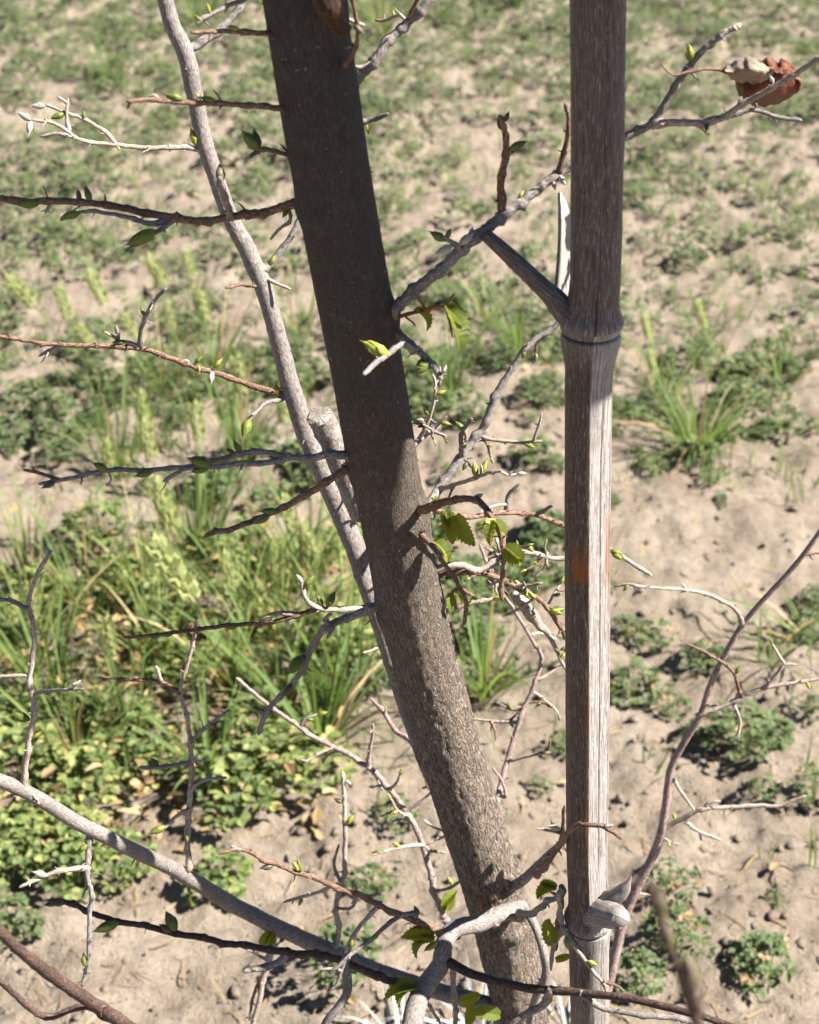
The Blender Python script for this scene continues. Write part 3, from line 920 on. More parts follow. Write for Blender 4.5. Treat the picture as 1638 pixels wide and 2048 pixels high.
b = Branch([(855, 1222), (892, 1222), (945, 1206), (1000, 1196)], (1.01, 1.01, 1.01, 1.01), (14, 11, 10, 9), 'pale').leaf(900, 1186, 48, -88, 2, -FW + RT * .4).leaf(912, 1182, 44, -55, 1).bud(985, 1198, 30, 10, 'y').bud(938, 1210, 30, 60, 'y').twig([(905, 1186), (925, 1180), (948, 1192)], -.01, (9, 8), 'brown')

# --- low shoots behind
b = Branch([(960, 1680), (985, 1625), (1003, 1560), (1020, 1492), (1040, 1432), (1070, 1370), (1082, 1312), (1060, 1270), (1012, 1196), (980, 1140), (960, 1090)], (1.08, 1.1, 1.12, 1.14, 1.15, 1.16, 1.17, 1.17, 1.17, 1.17, 1.17), (15, 14, 13, 12, 11, 10, 9, 8, 8, 7, 6), 'pink')
b.twig([(1020, 1520), (1058, 1512), (1098, 1505)], -.01, (9, 7), 'pale').bud(1086, 1508, 20, 60, 'y').twig([(1072, 1362), (1110, 1340), (1125, 1330)], .01, (8, 7), 'pale').twig([(1040, 1445), (990, 1442), (945, 1438)], .01, (9, 7), 'pale').bud(950, 1440, 26, 150, 'y').twig([(1082, 1392), (1112, 1420), (1120, 1440)], .01, (7, 6), 'pale')
b.twig([(1012, 1592), (1002, 1560), (985, 1535)], .0, (8, 6), 'pink')
b.fuzz(9, 6)
b = Branch([(920, 1870), (890, 1838), (875, 1800), (852, 1722), (830, 1652), (790, 1590), (735, 1530), (662, 1492), (600, 1456), (532, 1406), (474, 1358)], (1.07, 1.09, 1.10, 1.11, 1.12, 1.13, 1.14, 1.15, 1.15, 1.155, 1.16), (16, 15, 15, 14, 13, 12, 12, 11, 10, 9, 8), 'pink')
b.twig([(737, 1528), (742, 1488), (746, 1448)], -.01, (10, 7), 'pale').twig([(664, 1496), (635, 1508), (605, 1526)], -.01, (8, 7), 'pale').twig([(816, 1620), (845, 1600), (872, 1578)], .0, (8, 6), 'pale').twig([(846, 1690), (800, 1694), (745, 1710)], -.02, (10, 7), 'pale')
b.bud(800, 1694, 22, 150, 'y').bud(762, 1702, 24, 190).twig([(900, 1666), (870, 1655), (848, 1640)], .01, (8, 6), 'pale').twig([(868, 1782), (900, 1775), (935, 1752)], -.01, (9, 7), 'grey').bud(905, 1770, 26, 120, 'y').leaf(892, 1820, 58, 72, 1, -FW - RT * .5).leaf(888, 1818, 44, 50, 0, -FW + RT * .6)
b.twig([(648, 1490), (640, 1478)], 0, (6, 5), 'pale')
b.fuzz(10, 7)
b = Branch([(850, 1520), (830, 1492), (800, 1468), (770, 1430), (742, 1398)], (1.08, 1.12, 1.15, 1.17, 1.18), (13, 12, 11, 10, 8), 'pink').twig([(770, 1430), (772, 1415)], 0, (7, 5), 'pale')

# --- the low limb running out to the lower left
b = Branch([(1015, 2022), (970, 2008), (850, 1975), (750, 1940), (650, 1898), (550, 1852), (450, 1800), (350, 1740), (250, 1692), (150, 1642), (50, 1582), (-40, 1545)],
           (1.055, 1.045, 1.046, 1.047, 1.048, 1.048, 1.045, 1.015, .965, .945, .935, .93), (42, 38, 37, 37, 37, 36, 35, 34, 33, 33, 32, 32), 'stem', 'branch', .03, .5, 14)
b.twig([(50, 1578), (55, 1500), (68, 1420), (60, 1350), (68, 1270), (57, 1212), (75, 1150), (102, 1102)], .03, (17, 10), 'pale').twig([(56, 1350), (20, 1352), (-20, 1354)], .0, (9, 8), 'pale').twig([(66, 1388), (110, 1380), (165, 1378)], -.02, (11, 7), 'grey').twig([(50, 1215), (20, 1200), (-20, 1196)], 0, (11, 9), 'grey')
b.twig([(150, 1370), (160, 1362)], 0, (8, 7), 'pale').bud(58, 1440, 44, 170).bud(68, 1478, 26, 40, 'y').bud(82, 1142, 24, 80, 'y').bud(128, 1378, 22, 60, 'g').bud(96, 1108, 20, 110, 'p')
b.twig([(376, 1728), (377, 1650), (381, 1570), (383, 1490), (375, 1430), (362, 1385), (374, 1330), (388, 1272), (396, 1240)], .03, (16, 9), 'pale')
b.twig([(362, 1386), (320, 1362), (260, 1358), (200, 1353)], .01, (11, 7), 'brown').twig([(322, 1362), (312, 1334)], 0, (9, 8), 'pale').twig([(382, 1486), (415, 1452), (458, 1420)], -.02, (10, 8), 'grey').twig([(376, 1526), (330, 1533), (280, 1534)], -.02, (11, 9), 'grey').twig([(383, 1578), (410, 1562), (452, 1556)], -.01, (10, 8), 'pale').twig([(380, 1618), (352, 1633), (330, 1656)], -.015, (11, 9), 'pale')
b.bud(332, 1652, 44, 195).bud(318, 1530, 26, 140, 'b').bud(420, 1448, 16, -40, 'y').bud(416, 1562, 18, -80, 'y').bud(240, 1360, 18, -120, 'y')
b.twig([(178, 1668), (172, 1740), (183, 1790), (178, 1850), (174, 1920), (164, 1972)], -.04, (15, 9), 'grey').twig([(172, 1736), (120, 1745), (78, 1760), (40, 1774)], -.02, (14, 9), 'pale').twig([(176, 1760), (165, 1795)], 0, (8, 6), 'grey').bud(95, 1752, 34, 160, 'p').bud(176, 1688, 32, 215).bud(166, 1930, 28, 100).twig([(172, 1940), (180, 1945)], 0, (12, 8), 'grey')
b.twig([(552, 1850), (541, 1900), (526, 1960), (505, 2048), (495, 2100)], -.03, (18, 10), 'pale').leaf(546, 1862, 56, -130, 1, -FW - RT * .4).leaf(546, 1865, 44, -110, 0).twig([(528, 1950), (510, 1985), (498, 2040)], -.005, (9, 7), 'brown').twig([(535, 1920), (505, 1905), (470, 1885)], -.01, (8, 6), 'grey')
b.twig([(676, 1878), (674, 1815), (686, 1752), (692, 1685), (690, 1612), (686, 1545)], .05, (15, 10), 'pale').twig([(680, 1760), (668, 1728), (678, 1690)], .0, (9, 7), 'grey').bud(692, 1650, 30, 60, 'y').bud(682, 1606, 22, 150, 'b').bud(664, 1882, 26, 95).bud(690, 1560, 18, -40, 'p')

b.fuzz(8, 9, 18, 46)
# --- the stout limb that comes forward from the trunk, and what it carries
b = Branch([(1040, 1822), (1008, 1824), (960, 1846), (912, 1856), (890, 1885), (880, 1930), (842, 1985), (822, 2060), (800, 2200), (770, 2420)],
           (1.02, 1.0, .985, .97, .955, .945, .932, .90, .84, .76), (40, 36, 38, 40, 40, 42, 45, 48, 52, 56), 'stem', 'branch', .05, .5, 14)
q = b.near(985, 1835)
b.tube([(992, 1832), (985, 1835), (978, 1838)], q[2], (39, 41, 39), 'stem', 'collar', b.obj, .05, 0, 14, 'cut')
b.twig([(885, 1866), (820, 1835), (750, 1805), (690, 1780), (640, 1760), (580, 1740), (530, 1720), (480, 1700), (440, 1706)], -.06, (18, 10), 'brown').twig([(480, 1700), (462, 1692)], 0, (10, 9), 'grey').twig([(655, 1776), (612, 1790), (568, 1804)], .02, (10, 8), 'pale').twig([(755, 1812), (722, 1850), (704, 1878), (690, 1905)], -.01, (13, 9), 'pale')
b.twig([(830, 1828), (790, 1838), (740, 1880), (700, 1912), (660, 1945)], -.03, (13, 9), 'grey').bud(542, 1738, 32, 190, 'b').bud(602, 1742, 32, 110).bud(600, 1738, 24, 130, 'y').bud(705, 1876, 26, -90, 'g').bud(760, 1874, 24, -150, 'y').bud(605, 1795, 20, -110, 'y').bud(860, 1822, 24, 120, 'b')
b.twig([(706, 1812), (690, 1818), (672, 1816)], 0, (9, 8), 'grey').twig([(690, 1920), (675, 1965), (662, 1980)], -.01, (10, 8), 'grey').twig([(680, 1940), (650, 1938), (638, 1950)], 0, (8, 7), 'pale')
b.leaf(868, 1872, 78, 176, 0, -FW + UP * .8).leaf(868, 1878, 70, 200, 1, UP - FW * .4).leaf(872, 1868, 62, 158, 0, UP - FW * .2).leaf(868, 1876, 50, 185, 1).bud(876, 1880, 40, 215, 'y')
b.twig([(898, 1925), (950, 1950), (1050, 1975), (1150, 1985), (1250, 1996), (1380, 2026), (1460, 2052), (1560, 2085)], -.13, (24, 17), 'dark', .4).twig([(1165, 1990), (1205, 2018), (1300, 2030), (1400, 2050)], -.02, (17, 12), 'grey', .4).twig([(1100, 1982), (1090, 2010), (1030, 2046), (990, 2080)], .0, (20, 18), 'pink', .4)
b.twig([(852, 1982), (760, 1955), (680, 1922), (600, 1906), (500, 1890), (400, 1876), (300, 1856), (220, 1836), (150, 1812), (110, 1800)], .045, (22, 14), 'dark', .5)
b.bud(130, 1806, 44, 165, 'b').bud(118, 1802, 34, 200, 'b').bud(240, 1842, 56, 200).bud(352, 1858, 50, 115).bud(345, 1862, 34, 150, 'b').twig([(690, 1926), (692, 1990), (650, 2048), (630, 2100)], -.02, (24, 20), 'grey', .3).twig([(572, 1906), (545, 1930), (490, 1942)], -.01, (18, 16), 'grey', .6)
b.bud(515, 1938, 30, 180, 'b').leaf(838, 1975, 92, 192, 0, UP - FW * .5, .0).leaf(830, 1978, 66, 205, 1, UP - FW * .5)
b.twig([(905, 1940), (908, 1990), (912, 2030), (910, 2080)], .01, (15, 12), 'grey').twig([(850, 2000), (862, 2020), (880, 2048)], .02, (10, 8), 'grey')
b.twig([(812, 2140), (700, 2190), (450, 2150), (280, 2068), (220, 2028), (150, 1984), (60, 1918), (-30, 1835)], -.22, (30, 34, 38, 36, 34, 33, 31, 28), 'dark', .3).twig([(230, 2040), (170, 2012), (95, 2032), (50, 2010), (0, 1962), (-40, 1930)], -.02, (18, 15), 'dark', .3)
b.leaf(958, 1990, 60, 200, 1).leaf(1000, 2030, 70, 170, 0).leaf(940, 2010, 56, -95, 0)

nb = Branch([(770, 2420), (1080, 2480), (1340, 2280), (1400, 2120), (1388, 2010), (1376, 1930)], (.76, .60, .46, .40, .37, .35), (40, 30, 26, 24, 22, 18), 'dark', 'branch', .1, .6)
nb.twig([(1392, 2050), (1352, 1930), (1322, 1840), (1302, 1770)], -.01, (20, 16), 'dark', .6).bud(1385, 1985, 90, 96, 'b').bud(1340, 1900, 70, 108, 'b').bud(1318, 1830, 66, 100, 'b')
# --- shoots at the trunk's right foot
b = Branch([(1020, 1775), (1050, 1758), (1090, 1718), (1130, 1680), (1150, 1645)], (1.03, 1.02, 1.015, 1.01, 1.01), (24, 22, 19, 16, 14), 'grey')
b.twig([(1112, 1700), (1120, 1680), (1126, 1650), (1130, 1612)], -.02, (13, 8), 'brown').bud(1118, 1668, 40, 130, 'b').bud(1114, 1660, 30, 160, 'p').twig([(1105, 1664), (1090, 1660), (1076, 1658)], 0, (8, 7), 'pale')
b = Branch([(1075, 1750), (1100, 1720), (1135, 1665), (1158, 1654), (1190, 1650), (1212, 1653), (1242, 1677)], (1.01, .95, .90, .885, .88, .878, .875), (14, 14, 13, 12, 11, 11, 9), 'brown').twig([(1210, 1652), (1224, 1650)], 0, (9, 8), 'grey').bud(1152, 1656, 18, 60, 'y')
b = Branch([(1028, 1832), (1046, 1830), (1066, 1825), (1090, 1806), (1118, 1796)], (1.01, .985, .96, .938, .925), (16, 16, 15, 13, 12), 'grey').leaf(1112, 1778, 56, 178, 1, UP - FW * .5).leaf(1112, 1780, 50, 195, 0, UP - FW * .4).leaf(1112, 1776, 44, 155, 1).bud(1116, 1782, 24, 150, 'y')
b.twig([(1124, 1772), (1122, 1800), (1126, 1850), (1150, 1890), (1176, 1930), (1208, 1968)], -.03, (16, 9), 'pale').twig([(1205, 1962), (1228, 1968), (1247, 1980)], 0, (8, 7), 'brown').twig([(1207, 1966), (1212, 1982)], 0, (9, 7), 'pale').twig([(1124, 1856), (1108, 1895), (1102, 1940)], .0, (15, 8), 'pale').twig([(1122, 1800), (1114, 1850), (1112, 1900)], .012, (14, 10), 'brown').bud(1128, 1872, 30, -80, 'y').bud(1178, 1918, 26, -20, 'y')
b.leaf(1106, 1888, 66, 108, 1, -FW - RT * .3).leaf(1104, 1886, 52, 96, 0).leaf(1138, 1912, 40, 195, 1)
b = Branch([(1045, 1815), (1064, 1840), (1082, 1885), (1092, 1945), (1075, 1985), (1062, 2030), (1058, 2100)], (1.02, 1.0, .985, .98, .985, .99, 1.0), (20, 19, 20, 20, 20, 18, 18), 'grey')

# --- the long shoot on the right
b = Branch([(1150, 2420), (1185, 2180), (1208, 2010), (1226, 1930), (1246, 1840), (1272, 1780), (1302, 1720), (1321, 1670), (1331, 1610), (1341, 1540), (1371, 1480), (1401, 1430), (1420, 1370), (1450, 1310), (1482, 1254), (1531, 1195), (1592, 1128), (1650, 1050)],
           (1.10, 1.13, 1.15, 1.16, 1.17, 1.175, 1.18, 1.18, 1.18, 1.18, 1.18, 1.18, 1.18, 1.18, 1.18, 1.18, 1.18, 1.18), (26, 25, 24, 23, 23, 22, 21, 20, 18, 17, 16, 15, 14, 14, 13, 12, 12, 11), 'pink', 'branch', .08, .5)
b.twig([(1486, 1250), (1471, 1220), (1430, 1194), (1380, 1181), (1322, 1177), (1270, 1172)], -.03, (12, 7), 'pale').twig([(1398, 1428), (1460, 1404), (1502, 1384), (1560, 1370), (1650, 1354)], .0, (11, 9), 'pale').twig([(1528, 1378), (1565, 1332), (1592, 1329)], 0, (9, 7), 'pale').twig([(1482, 1388), (1470, 1350), (1450, 1330), (1412, 1306), (1372, 1287)], -.01, (10, 6), 'brown')
b.twig([(1464, 1404), (1480, 1440), (1475, 1480)], -.01, (8, 7), 'pale').twig([(1324, 1664), (1380, 1626), (1420, 1615), (1500, 1612), (1560, 1610), (1610, 1592)], -.01, (13, 8), 'pale').twig([(1346, 1562), (1366, 1590), (1388, 1620)], 0, (9, 8), 'pale').twig([(1370, 1642), (1402, 1665), (1442, 1680)], -.01, (9, 7), 'pale').twig([(1408, 1618), (1422, 1605), (1440, 1602)], 0, (9, 8), 'pale')
b.bud(1470, 1348, 24, 60, 'g').bud(1612, 1362, 20, -60, 'y').bud(1346, 1638, 20, 100, 'y').bud(1372, 1180, 20, 120, 'p').twig([(1400, 1664), (1402, 1680)], 0, (7, 6), 'pale').twig([(1270, 1786), (1300, 1790)], 0, (8, 6), 'pale')

b.fuzz(7, 8)
# --- above the picture: the fork, its wound, and an unseen limb added to shade the stake
p0 = TP[-60]
mb = MB()
limb = [Vector((-0.070, 0.955, 1.425)), Vector((0.02, 0.925, 1.455)), Vector((0.16, 0.903, 1.468)), Vector((0.35, 0.880, 1.492)), Vector((0.48, 0.862, 1.57)), Vector((0.52, 0.856, 1.70)), Vector((0.53, 0.855, 1.9)), Vector((0.54, 0.855, 2.15))]
L = [Vector(v) for v in catmull([tuple(v) for v in limb], 8)]
mb.tube(L, [0.024 - 0.006 * i / len(L) for i in range(len(L))], 16, True, True, rough=.06, seed=2)
mb.build('limb', [M['stem']], tree)
b = Branch([(690, 58), (665, 34), (655, 0), (640, -60)], (.925, .918, .914, .914), (24, 46, 66, 80), 'wound', 'healed_wound', .35, 1.0, 16, 'cut')
b = Branch([(688, 130), (704, 112), (714, 70), (706, 10), (690, -40)], (.935, .915, .908, .905, .9), (12, 9, 10, 11, 12), 'brown').bud(706, 92, 24, 190, 'b').bud(700, 50, 34, -40, 'b')
b = Branch([(660, 250), (712, 158), (760, 100), (806, 52), (850, 10), (900, -40)], (1.05, 1.06, 1.06, 1.065, 1.065, 1.07), (24, 23, 22, 21, 20, 19), 'stem', 'branch', .1, 1.2)
b.twig([(812, 50), (828, 15), (850, -25)], -.01, (12, 9), 'brown').twig([(800, 32), (772, 40), (752, 41)], .02, (9, 8), 'pale').bud(788, 38, 20, 90, 'y').twig([(728, 142), (712, 148), (695, 138)], -.01, (10, 8), 'pale').twig([(752, 118), (725, 130), (706, 132)], -.01, (10, 8), 'grey').bud(716, 166, 26, 110, 'p')
b = Branch([(670, 28), (700, 40), (728, 50)], (.98, .97, .97), (11, 9, 8), 'pale')
b = Branch([(690, 260), (715, 248), (740, 240), (774, 228)], (.99, .99, .99, .985), (20, 16, 12, 9), 'grey').bud(735, 254, 24, -80, 'y').bud(722, 246, 28, 120, 'b')

# ------------------------------------------------------------------ the bamboo stake
BX = [(-400, 1199), (0, 1196), (300, 1195), (560, 1191), (640, 1183), (700, 1180), (780, 1177), (1050, 1175), (1400, 1175), (1700, 1174), (1830, 1178), (1940, 1178), (2100, 1180), (2500, 1184)]
stake = empty('bamboo_stake', (0.172, 0.92, 0))
tag(stake, 'weathered grey bamboo pole standing upright beside the leaning trunk', 'stake')


def bz(py): return at(1180, py, .92)[0].z


def bamboo():
    a, _ = at(1196, 0, .92)
    c, _ = at(1178, 1940, .92)
    axis = (a - c) / (a.z - c.z)
    tab = sorted((lambda q: (q.z, q.x))(at(x, y, .92)[0]) for y, x in BX)
    def pt(z):
        if z < tab[0][0]: return Vector((tab[0][1] + (0.172 - tab[0][1]) * (tab[0][0] - z) / tab[0][0], .92, z))
        if z > tab[-1][0]: return Vector((tab[-1][1] - .03 * (z - tab[-1][0]), .92, z))
        return Vector((lerp(tab, z), .92, z))
    N1, N2 = bz(648), bz(1838)
    N0, N3 = N1 + 0.36, N2 - 0.33
    nodes = [N0, N1, N2, N3]
    R0 = 0.0149

    def radius(z):
        r = R0 * (1.0 + 0.02 * math.sin(z * 9))
        if z > N1: r *= 1.035
        if z < N2: r *= 1.02
        for nd in nodes:
            d = z - nd
            r += 0.0026 * math.exp(-((d - 0.003) / 0.006) ** 2)                 # ridge
            r += 0.0016 * math.exp(-((d + 0.004) / 0.016) ** 2)                 # swollen below
            r -= 0.0019 * math.exp(-((d + 0.0052) / 0.0010) ** 2)               # sheath scar
            if nd == N1: r += 0.0022 * math.exp(-((d + 0.012) / 0.012) ** 2)
        return r

    segs = [('internode', 1.95, N1, 'upper'), ('internode', N1, N2, 'middle'), ('internode', N2, N3, 'lower'), ('internode', N3, -0.04, 'foot')]
    sides = 150
    for name, z1, z0, which in segs:
        z1s, z0s = z1, z0
        zs = []
        z = z0s
        while z < z1s - 1e-6:
            zs.append(z)
            near = min(abs(z - nd) for nd in nodes)
            z += 0.0005 if near < 0.012 else (0.002 if z < 1.5 else 0.006)
        zs.append(z1s)
        mb = MB()
        P = [pt(z) for z in zs]
        R = [radius(z) for z in zs]
        wear_shade = []

        def shape(i, an, L, r):
            # an = 0 faces the photographer, +90 deg is the right-hand side
            an = math.atan2(math.sin(an), math.cos(an))
            z = zs[i]
            w0, w1, w2 = 0.0, 0.0, 0.0
            wob = 0.05 * noise.noise(Vector((0, 0, z * 9)))
            if which == 'middle':
                # channelled side facing front right
                t = an - 0.60
                e = min(1.0, max(0.0, (z - (N2 + 0.010)) / 0.02)) * min(1.0, max(0.0, (N1 - 0.03 - z) / 0.06))
                if abs(t) < 0.62:
                    flat = R[i] * math.cos(0.62) / math.cos(t)
                    r = r + (flat - 0.0004 * math.cos(t / 0.62 * 1.57) - r) * e * 0.85
                cr = math.exp(-((an - 0.62 - wob) / 0.022) ** 2)
                live = min(1, max(0, (N1 - .025 - z) / .03)) * min(1, max(0, (z - N2 - 0.03) / .05))
                r -= 0.0016 * cr * live
                w2 = max(w2, cr * live)
                cr = math.exp(-((an + 1.15 + wob) / 0.02) ** 2) * min(1, max(0, (z - bz(1700)) / -.02 + 1))
                r -= 0.0010 * cr; w2 = max(w2, cr * .8)
                w0 = (0.97 if an > -1.0 else 0.9) if an < -0.03 else (0.45 if an > 1.15 else 0.0)  # left browned as painted shade; sun-facing front right kept silver
                # warm patches where the skin has come off
                def patch(py0, py1, a0, a1):
                    za, zb = bz(py1), bz(py0)
                    f = min(1, max(0, (z - za + .003) / .004)) * min(1, max(0, (zb - z) / 0.022))
                    g = min(1, max(0, (an - a0) / .08)) * min(1, max(0, (a1 - an) / .05))
                    return f * g
                w1 = max(patch(1060, 1140, -0.85, -.02), 0.55 * patch(1330, 1440, -0.3, -.02), 0.6 * patch(1560, 1660, -.2, .0), 0.5 * patch(1000, 1160, .9, 1.5))
            elif which == 'upper':
                cr = math.exp(-((an - 0.02 + wob * .3) / 0.030) ** 2)
                live = min(1, max(0, (bz(490) - z) / .035)) * (1 if z > N1 - .004 else 0)
                r -= 0.0016 * cr * live
                w2 = max(w2, cr * live)
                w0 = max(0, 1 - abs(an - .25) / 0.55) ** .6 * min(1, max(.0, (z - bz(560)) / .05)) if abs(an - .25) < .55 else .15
                w0 = max(w0, .86)  # browned all round to paint in the shade up here
                w2 = max(w2, .5 * math.exp(-((an + .48) / .02) ** 2) * min(1, max(0, (z - bz(60)) / .02)))
            else:
                w0 = (0.72 if an < .15 else .3) + .3 * noise.noise(Vector((an * 2, 0, z * 14)))  # left side browner, shade put into the colour
                cr = math.exp(-((an - 0.55 + wob) / 0.018) ** 2)
                r -= 0.0008 * cr; w2 = max(w2, cr * .6)
                cr = math.exp(-((an + 0.45 + wob) / 0.014) ** 2)
                w2 = max(w2, cr * .5)
            for nd in nodes:
                d = z - nd
                w2 = max(w2, .85 * math.exp(-((d + 0.0052) / 0.0008) ** 2))
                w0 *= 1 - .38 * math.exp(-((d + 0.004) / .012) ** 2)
            r += 0.00016 * noise.noise(Vector((an * 9, 0, z * 30))) + 0.00010 * noise.noise(Vector((an * 26, 3, z * 40)))
            wear_shade.append((min(1, max(0, w0)), min(1, max(0, w1)), min(1, max(0, w2)), 1.0))
            return r

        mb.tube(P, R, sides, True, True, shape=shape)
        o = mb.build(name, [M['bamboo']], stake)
        at_ = o.data.color_attributes.new('wear_shade', 'FLOAT_COLOR', 'POINT')
        at_.data.foreach_set('color', np.array(wear_shade, dtype=np.float32).ravel())
    return pt, N1, N2


def wear_shade_const(o, c):
    a = o.data.color_attributes.new('wear_shade', 'FLOAT_COLOR', 'POINT')
    a.data.foreach_set('color', np.tile(np.array(c, np.float32), len(o.data.vertices)))


BPT, BN1, BN2 = bamboo()


def stake_piece(name, pts, Y, w, wear_shade=(0.1, 0, 0, 1), sides=14, rough=.05, mat='bamboo'):
    n = len(pts)
    yv = Y if isinstance(Y, (list, tuple)) else [Y] * n
    S = catmull([(x, y, yy, ww) for (x, y), yy, ww in zip(pts, yv, w)], 10)
    P, R = [], []
    for x, y, yy, ww in S:
        p, m = at(x, y, yy)
        P.append(p); R.append(ww * m * .5)
    mb = MB()
    mb.tube(P, R, sides, True, True, rough=rough, seed=len(name))
    o = mb.build(name, [M[mat]], stake)
    wear_shade_const(o, wear_shade)
    return o


stake_piece('branch_stub', [(1152, 640), (1128, 622), (1108, 596), (1080, 570), (1040, 532), (1000, 495), (972, 470)], (.915, .92, .922, .924, .926, .93, .935), (52, 50, 44, 38, 34, 30, 26), (.8, 0, .0, 1))
# the broken sheath standing behind the pole
mbs = MB()
for i in range(9):
    t = i / 8
    y = 610 - 225 * t
    xl = 1108 + 8 * math.sin(t * 2.4) + (6 * t)
    xr = 1152 - 12 * t - (14 * max(0, t - .8) / .2)
    for k in range(5):
        u = k / 4
        p, _ = at(xl + (xr - xl) * u, y, .940 + .022 * u + .004 * math.sin(math.pi * u))
        mbs.v.append(p)
for i in range(8):
    for k in range(4):
        mbs.face((i * 5 + k, i * 5 + k + 1, i * 5 + k + 6, i * 5 + k + 5), [(k * .004, i * .009), (k * .004 + .004, i * .009), (k * .004 + .004, i * .009 + .009), (k * .004, i * .009 + .009)])
so = mbs.build('sheath', [M['bamboo']], stake)
wear_shade_const(so, (0, 0, 0, 1))
md = so.modifiers.new('thick', 'SOLIDIFY')
md.thickness = 0.0012
stake_piece('bud_stump', [(1176, 1824), (1192, 1824), (1210, 1827), (1226, 1831), (1238, 1835), (1240, 1836)], (.925, .912, .902, .895, .889, .8885), (66, 64, 60, 54, 46, 36), (.35, 0, .0, 1), 24, .14)
stake_piece('broken_horn', [(1180, 1806), (1202, 1804), (1220, 1799), (1236, 1790), (1249, 1778), (1257, 1766), (1263, 1752)], (.928, .917, .911, .907, .905, .905, .906), (44, 50, 46, 36, 24, 12, 2), (.4, 0, 0, 1), 16, .25)
stake_piece('bud_scar', [(1239, 1835), (1243, 1838)], (.8878, .8860), (42, 32), (0, 0, .35, 1), 16, .25, 'stump')

# ------------------------------------------------------------------ the dead leaf caught on the right-hand twig
def dead_leaf():
    root = empty('dead_leaf', at(1530, 170, .965)[0])
    tag(root, 'curled russet dead leaf with toothed edge caught on a bare twig', 'leaf')
    def sheet(name, mat, rows, depth):
        """rows: list of (x_top,y_top,x_bot,y_bot) in the photo"""
        mb = MB()
        nc = 11
        for i, (x0, y0, x1, y1) in enumerate(rows):
            for k in range(nc):
                u = k / (nc - 1)
                p, _ = at(x0 + (x1 - x0) * u, y0 + (y1 - y0) * u, depth(i / (len(rows) - 1), u) + .004 * noise.noise(Vector((x0 * .05, u * 2.5, y0 * .03))) + .0015 * noise.noise(Vector((x0 * .2, u * 7, 3))))
                mb.v.append(p)
        n = len(rows)
        for i in range(n - 1):
            for k in range(nc - 1):
                mb.face((i * nc + k, i * nc + k + 1, (i + 1) * nc + k + 1, (i + 1) * nc + k), [(k / 3, i / n * 3), (k / 3 + .33, i / n * 3), (k / 3 + .33, i / n * 3 + .3), (k / 3, i / n * 3 + .3)])
        o = mb.build(name, [M[mat]], root)
        o.modifiers.new('thick', 'SOLIDIFY').thickness = 0.0004
        return o
    def toothed(rows, amp, per=4):
        R2 = catmull(rows, per)
        out = []
        for i, (x0, y0, x1, y1) in enumerate(R2):
            k = (i % per) / per
            out.append((x0 - amp * k, y0 - amp * (k - .3), x1 - amp * .6 * k, y1 + amp * (k - .3) * .8))
        return out
    back = toothed([(1466, 122, 1472, 178), (1484, 128, 1484, 194), (1504, 126, 1494, 203), (1524, 120, 1514, 211), (1542, 118, 1540, 212), (1560, 126, 1566, 204), (1578, 126, 1588, 190), (1592, 136, 1599, 182), (1602, 152, 1601, 172)], 7)
    sheet('blade', 'dead', back, lambda t, u: .985 - .030 * math.sin(math.pi * (u * .9 + .05)) * (1 - .5 * t) + .010 * math.sin(t * 7 + u * 3))
    rim = toothed([(1528, 126, 1532, 138), (1542, 114, 1546, 140), (1556, 124, 1560, 146), (1570, 118, 1574, 148), (1586, 130, 1590, 152)], 6)
    sheet('curled_rim', 'dead', rim, lambda t, u: .948 + .012 * (1 - u))
    front = toothed([(1448, 138, 1450, 143), (1462, 126, 1470, 162), (1486, 116, 1494, 166), (1504, 114, 1514, 168), (1520, 122, 1532, 164), (1534, 130, 1546, 154), (1548, 136, 1552, 142)], 6)
    sheet('folded_flap', 'dead_pale', front, lambda t, u: .956 - .016 * math.sin(math.pi * u) + .003 * math.sin(t * 9))
    S = catmull([(1322, 128, .945, 3), (1338, 146, .946, 4), (1356, 150, .948, 5), (1384, 142, .95, 8), (1410, 138, .952, 6), (1438, 139, .955, 8), (1458, 142, .957, 18)], 8)
    P, R = [], []
    for x, y, yy, w in S:
        p, m = at(x, y, yy)
        P.append(p); R.append(w * m * .5)
    mb = MB()
    mb.tube(P, R, 6, True, True, rough=.4)
    mb.build('stalk', [M['brown']], root)


dead_leaf()

# ------------------------------------------------------------------ plants of the field
def leaflet(c, d, up, ln, wd, V, F, fold=0.22, hi=True):
    """obovate leaflet from c along d"""
    s = d.cross(up).normalized()
    b = len(V)
    if hi:
        prof = [(0.0, 0.06), (0.28, 0.62), (0.60, 1.0), (0.88, 0.72), (1.0, 0.0)]
    else:
        prof = [(0.0, 0.1), (0.55, 1.0), (1.0, 0.25)]
    for t, w in prof:
        m = c + d * (ln * t) - up * (0.16 * ln * t * t)
        V.append(m - s * (wd * w) + up * (fold * wd * w))
        V.append(m)
        V.append(m + s * (wd * w) + up * (fold * wd * w))
    for i in range(len(prof) - 1):
        a = b + i * 3
        F.append((a, a + 1, a + 4, a + 3))
        F.append((a + 1, a + 2, a + 5, a + 4))


def trifoliate(V, F, c, out, up, ln, r, hi=True):
    s = out.cross(up).normalized()
    for a in (-1.15, 0.0, 1.15):
        d = (out * math.cos(a) + s * math.sin(a) + up * r.uniform(-.1, .25)).normalized()
        u = (up + out * r.uniform(-.3, .3) + s * r.uniform(-.3, .3)).normalized()
        leaflet(c + d * ln * .08, d, (u - d * u.dot(d)).normalized(), ln * r.uniform(.85, 1.1), ln * r.uniform(.34, .42), V, F, r.uniform(.15, .5), hi)


def mesh_of(name, V, F, mat, smooth=False):
    me = bpy.data.meshes.new(name)
    me.from_pydata([tuple(v) for v in V], [], F)
    me.materials.append(mat)
    me.polygons.foreach_set('use_smooth', np.full(len(F), smooth))
    me.update()
    return me


